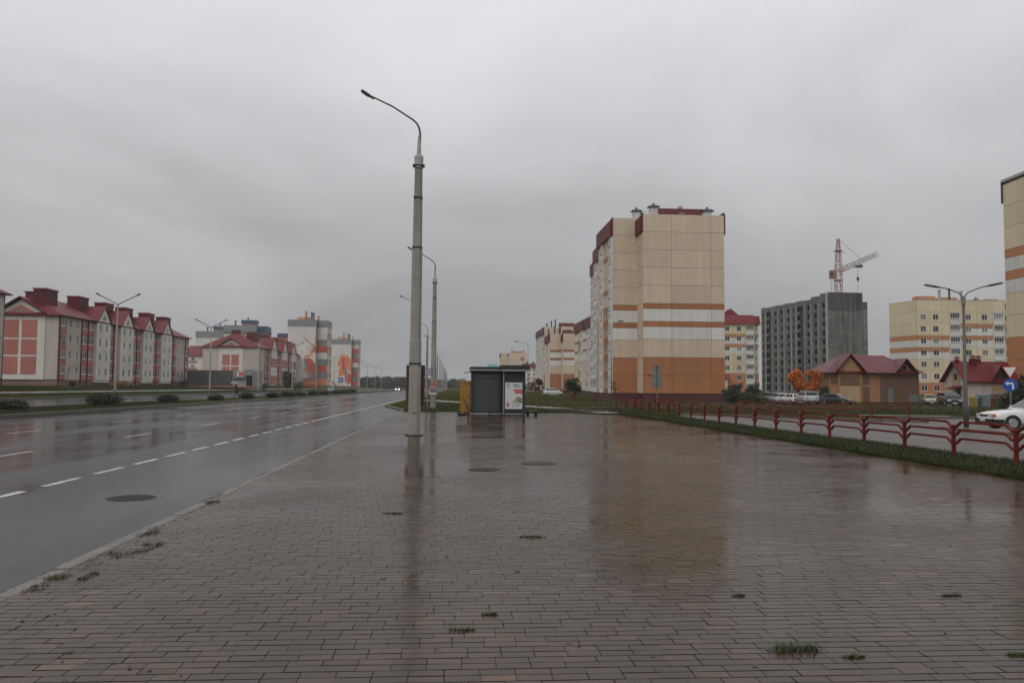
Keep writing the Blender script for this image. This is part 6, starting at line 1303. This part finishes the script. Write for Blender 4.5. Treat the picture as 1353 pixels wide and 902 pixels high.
for i, ((x, y), rad, lab) in enumerate(wd_):
    rg_ = np.random.default_rng(100+i); n = int(420*max(rad, .06)/.2)+60; a = rg_.uniform(0, 6.28, n); rr_ = rad*rg_.random(n)**.6
    cl = rg_.integers(0, 4, n); co = rg_.normal(0, rad*.55, (4, 2)) if i < 6 else np.zeros((4, 2)); rr_ = rr_*(.55 if i < 6 else 1)
    pts = np.stack([co[cl, 0]*.5+rr_*np.cos(a)*(1.5 if i > 5 else .7), co[cl, 1]*1.6+rr_*np.sin(a)*(.45 if i > 5 else 1.1), np.full(n, -.004)], 1)
    o_ = obj('weed', blades(pts, .006, .075 if i == 8 else (.03 if rad > .06 else .028), .003, 200+i, 1.6), M['grassdry'] if i not in (5, 14) else mat('brown weed', (.05, .034, .014), .7), None, (x, y, 0)); tag(o_, lab, 'weed', 'weeds in the paving')
# litter of wet leaves, too small to count
rg_ = np.random.default_rng(77); n = 1100; y = 4.2+rg_.random(n)**1.6*36; x = rg_.uniform(-3.3, 9.8, n); kx_ = rg_.random(n) < .35; x[kx_] = -3.3+rg_.exponential(.25, kx_.sum()); ok = (x > -.62*y-1) & (x < .75*y+.5)
x, y = x[ok], y[ok]; n = len(x); a = rg_.uniform(0, 6.28, n); s = rg_.uniform(.006, .026, n)*np.where(rg_.random(n) < .06, 1.7, 1.0); V = []
for i in range(n):
    c_, s_ = math.cos(a[i])*s[i], math.sin(a[i])*s[i]; z = .006
    V += [(x[i]-c_, y[i]-s_, z), (x[i]+s_*.5, y[i]-c_*.5, z+.004), (x[i]+c_, y[i]+s_, z+.002), (x[i]-s_*.5, y[i]+c_*.5, z+.001)]
o_ = struct('leaf_litter', npmesh('leaf_litter', V, np.arange(4*n).reshape(-1, 4)), mat('wet brown leaf', (.02, .013, .008), .5, .4, 9), kind='stuff')
rg_ = np.random.default_rng(95); n = 900; a = rg_.uniform(0, 6.28, n); P_ = np.stack([-1.29+(.22+np.abs(rg_.normal(0, .05, n)))*np.cos(a), 27.5+(.2+np.abs(rg_.normal(0, .05, n)))*np.sin(a), np.full(n, -.004)], 1)
o_ = struct('moss.002', blades(P_, .008, .05, .006, 96, 1.5), M['grassdry'], kind='stuff'); tag(o_, 'weeds and dirt round the foot of the nearest lamp', 'moss')
# moss and silt washed against the kerb stones
rg_ = np.random.default_rng(91); n = 26000; y = rg_.uniform(4.2, 46, n); dens = (np.sin(y*1.7)+np.sin(y*.63+1)+np.sin(y*4.1+2)+1.2)/4.2; keep = rg_.random(n) < np.clip(dens, .06, 1); y = y[keep]; n = len(y)
x = -3.445+np.abs(rg_.normal(0, .028, n))*(1+1.5*(np.sin(y*1.7) > .6)); P_ = np.stack([x, y, np.full(n, -.006)], 1)
o_ = struct('moss', blades(P_, .006, .022, .0035, 92, 1.8), mat('dark moss', (.026, .026, .010), .8, .5, 5, scol=(.03, .02, .012)), kind='stuff'); tag(o_, 'dark moss and silt in the joint along the kerb', 'moss')
jx = rg_.integers(0, 68, 5200)*.2+rg_.normal(0, .05, 5200)-3.4; jy = 3.6+rg_.integers(0, 170, 5200)*.1+rg_.normal(0, .003, 5200); dn = np.sin(jx*1.1+.5)*np.sin(jy*.8+1)+np.sin(jx*.37+jy*.5); k_ = (dn > .55) & (jx < 9.8)
P_ = np.stack([jx[k_], jy[k_], np.full(k_.sum(), -.004)], 1); o_ = struct('moss.001', blades(P_, .004, .012, .004, 93, 2.0), mat('dark moss', (0, 0, 0)), kind='stuff'); tag(o_, 'thin moss growing in the paving joints', 'moss')
# ================================================================ HAZE
hz = bpy.data.materials.new('rain haze'); hz.use_nodes = True; t = hz.node_tree; t.nodes.clear(); o_ = N(t, 'ShaderNodeOutputMaterial'); pv = N(t, 'ShaderNodeVolumePrincipled', Density=.0002); pv.inputs['Color'].default_value = (.93, .95, .97, 1); pv.inputs['Anisotropy'].default_value = .2
t.links.new(pv.outputs[0], o_.inputs['Volume'])
mb = MB(); mb.box(-3100, 3100, -300, 4100, -2, 62); h_ = struct('haze', mb, hz, kind='stuff')
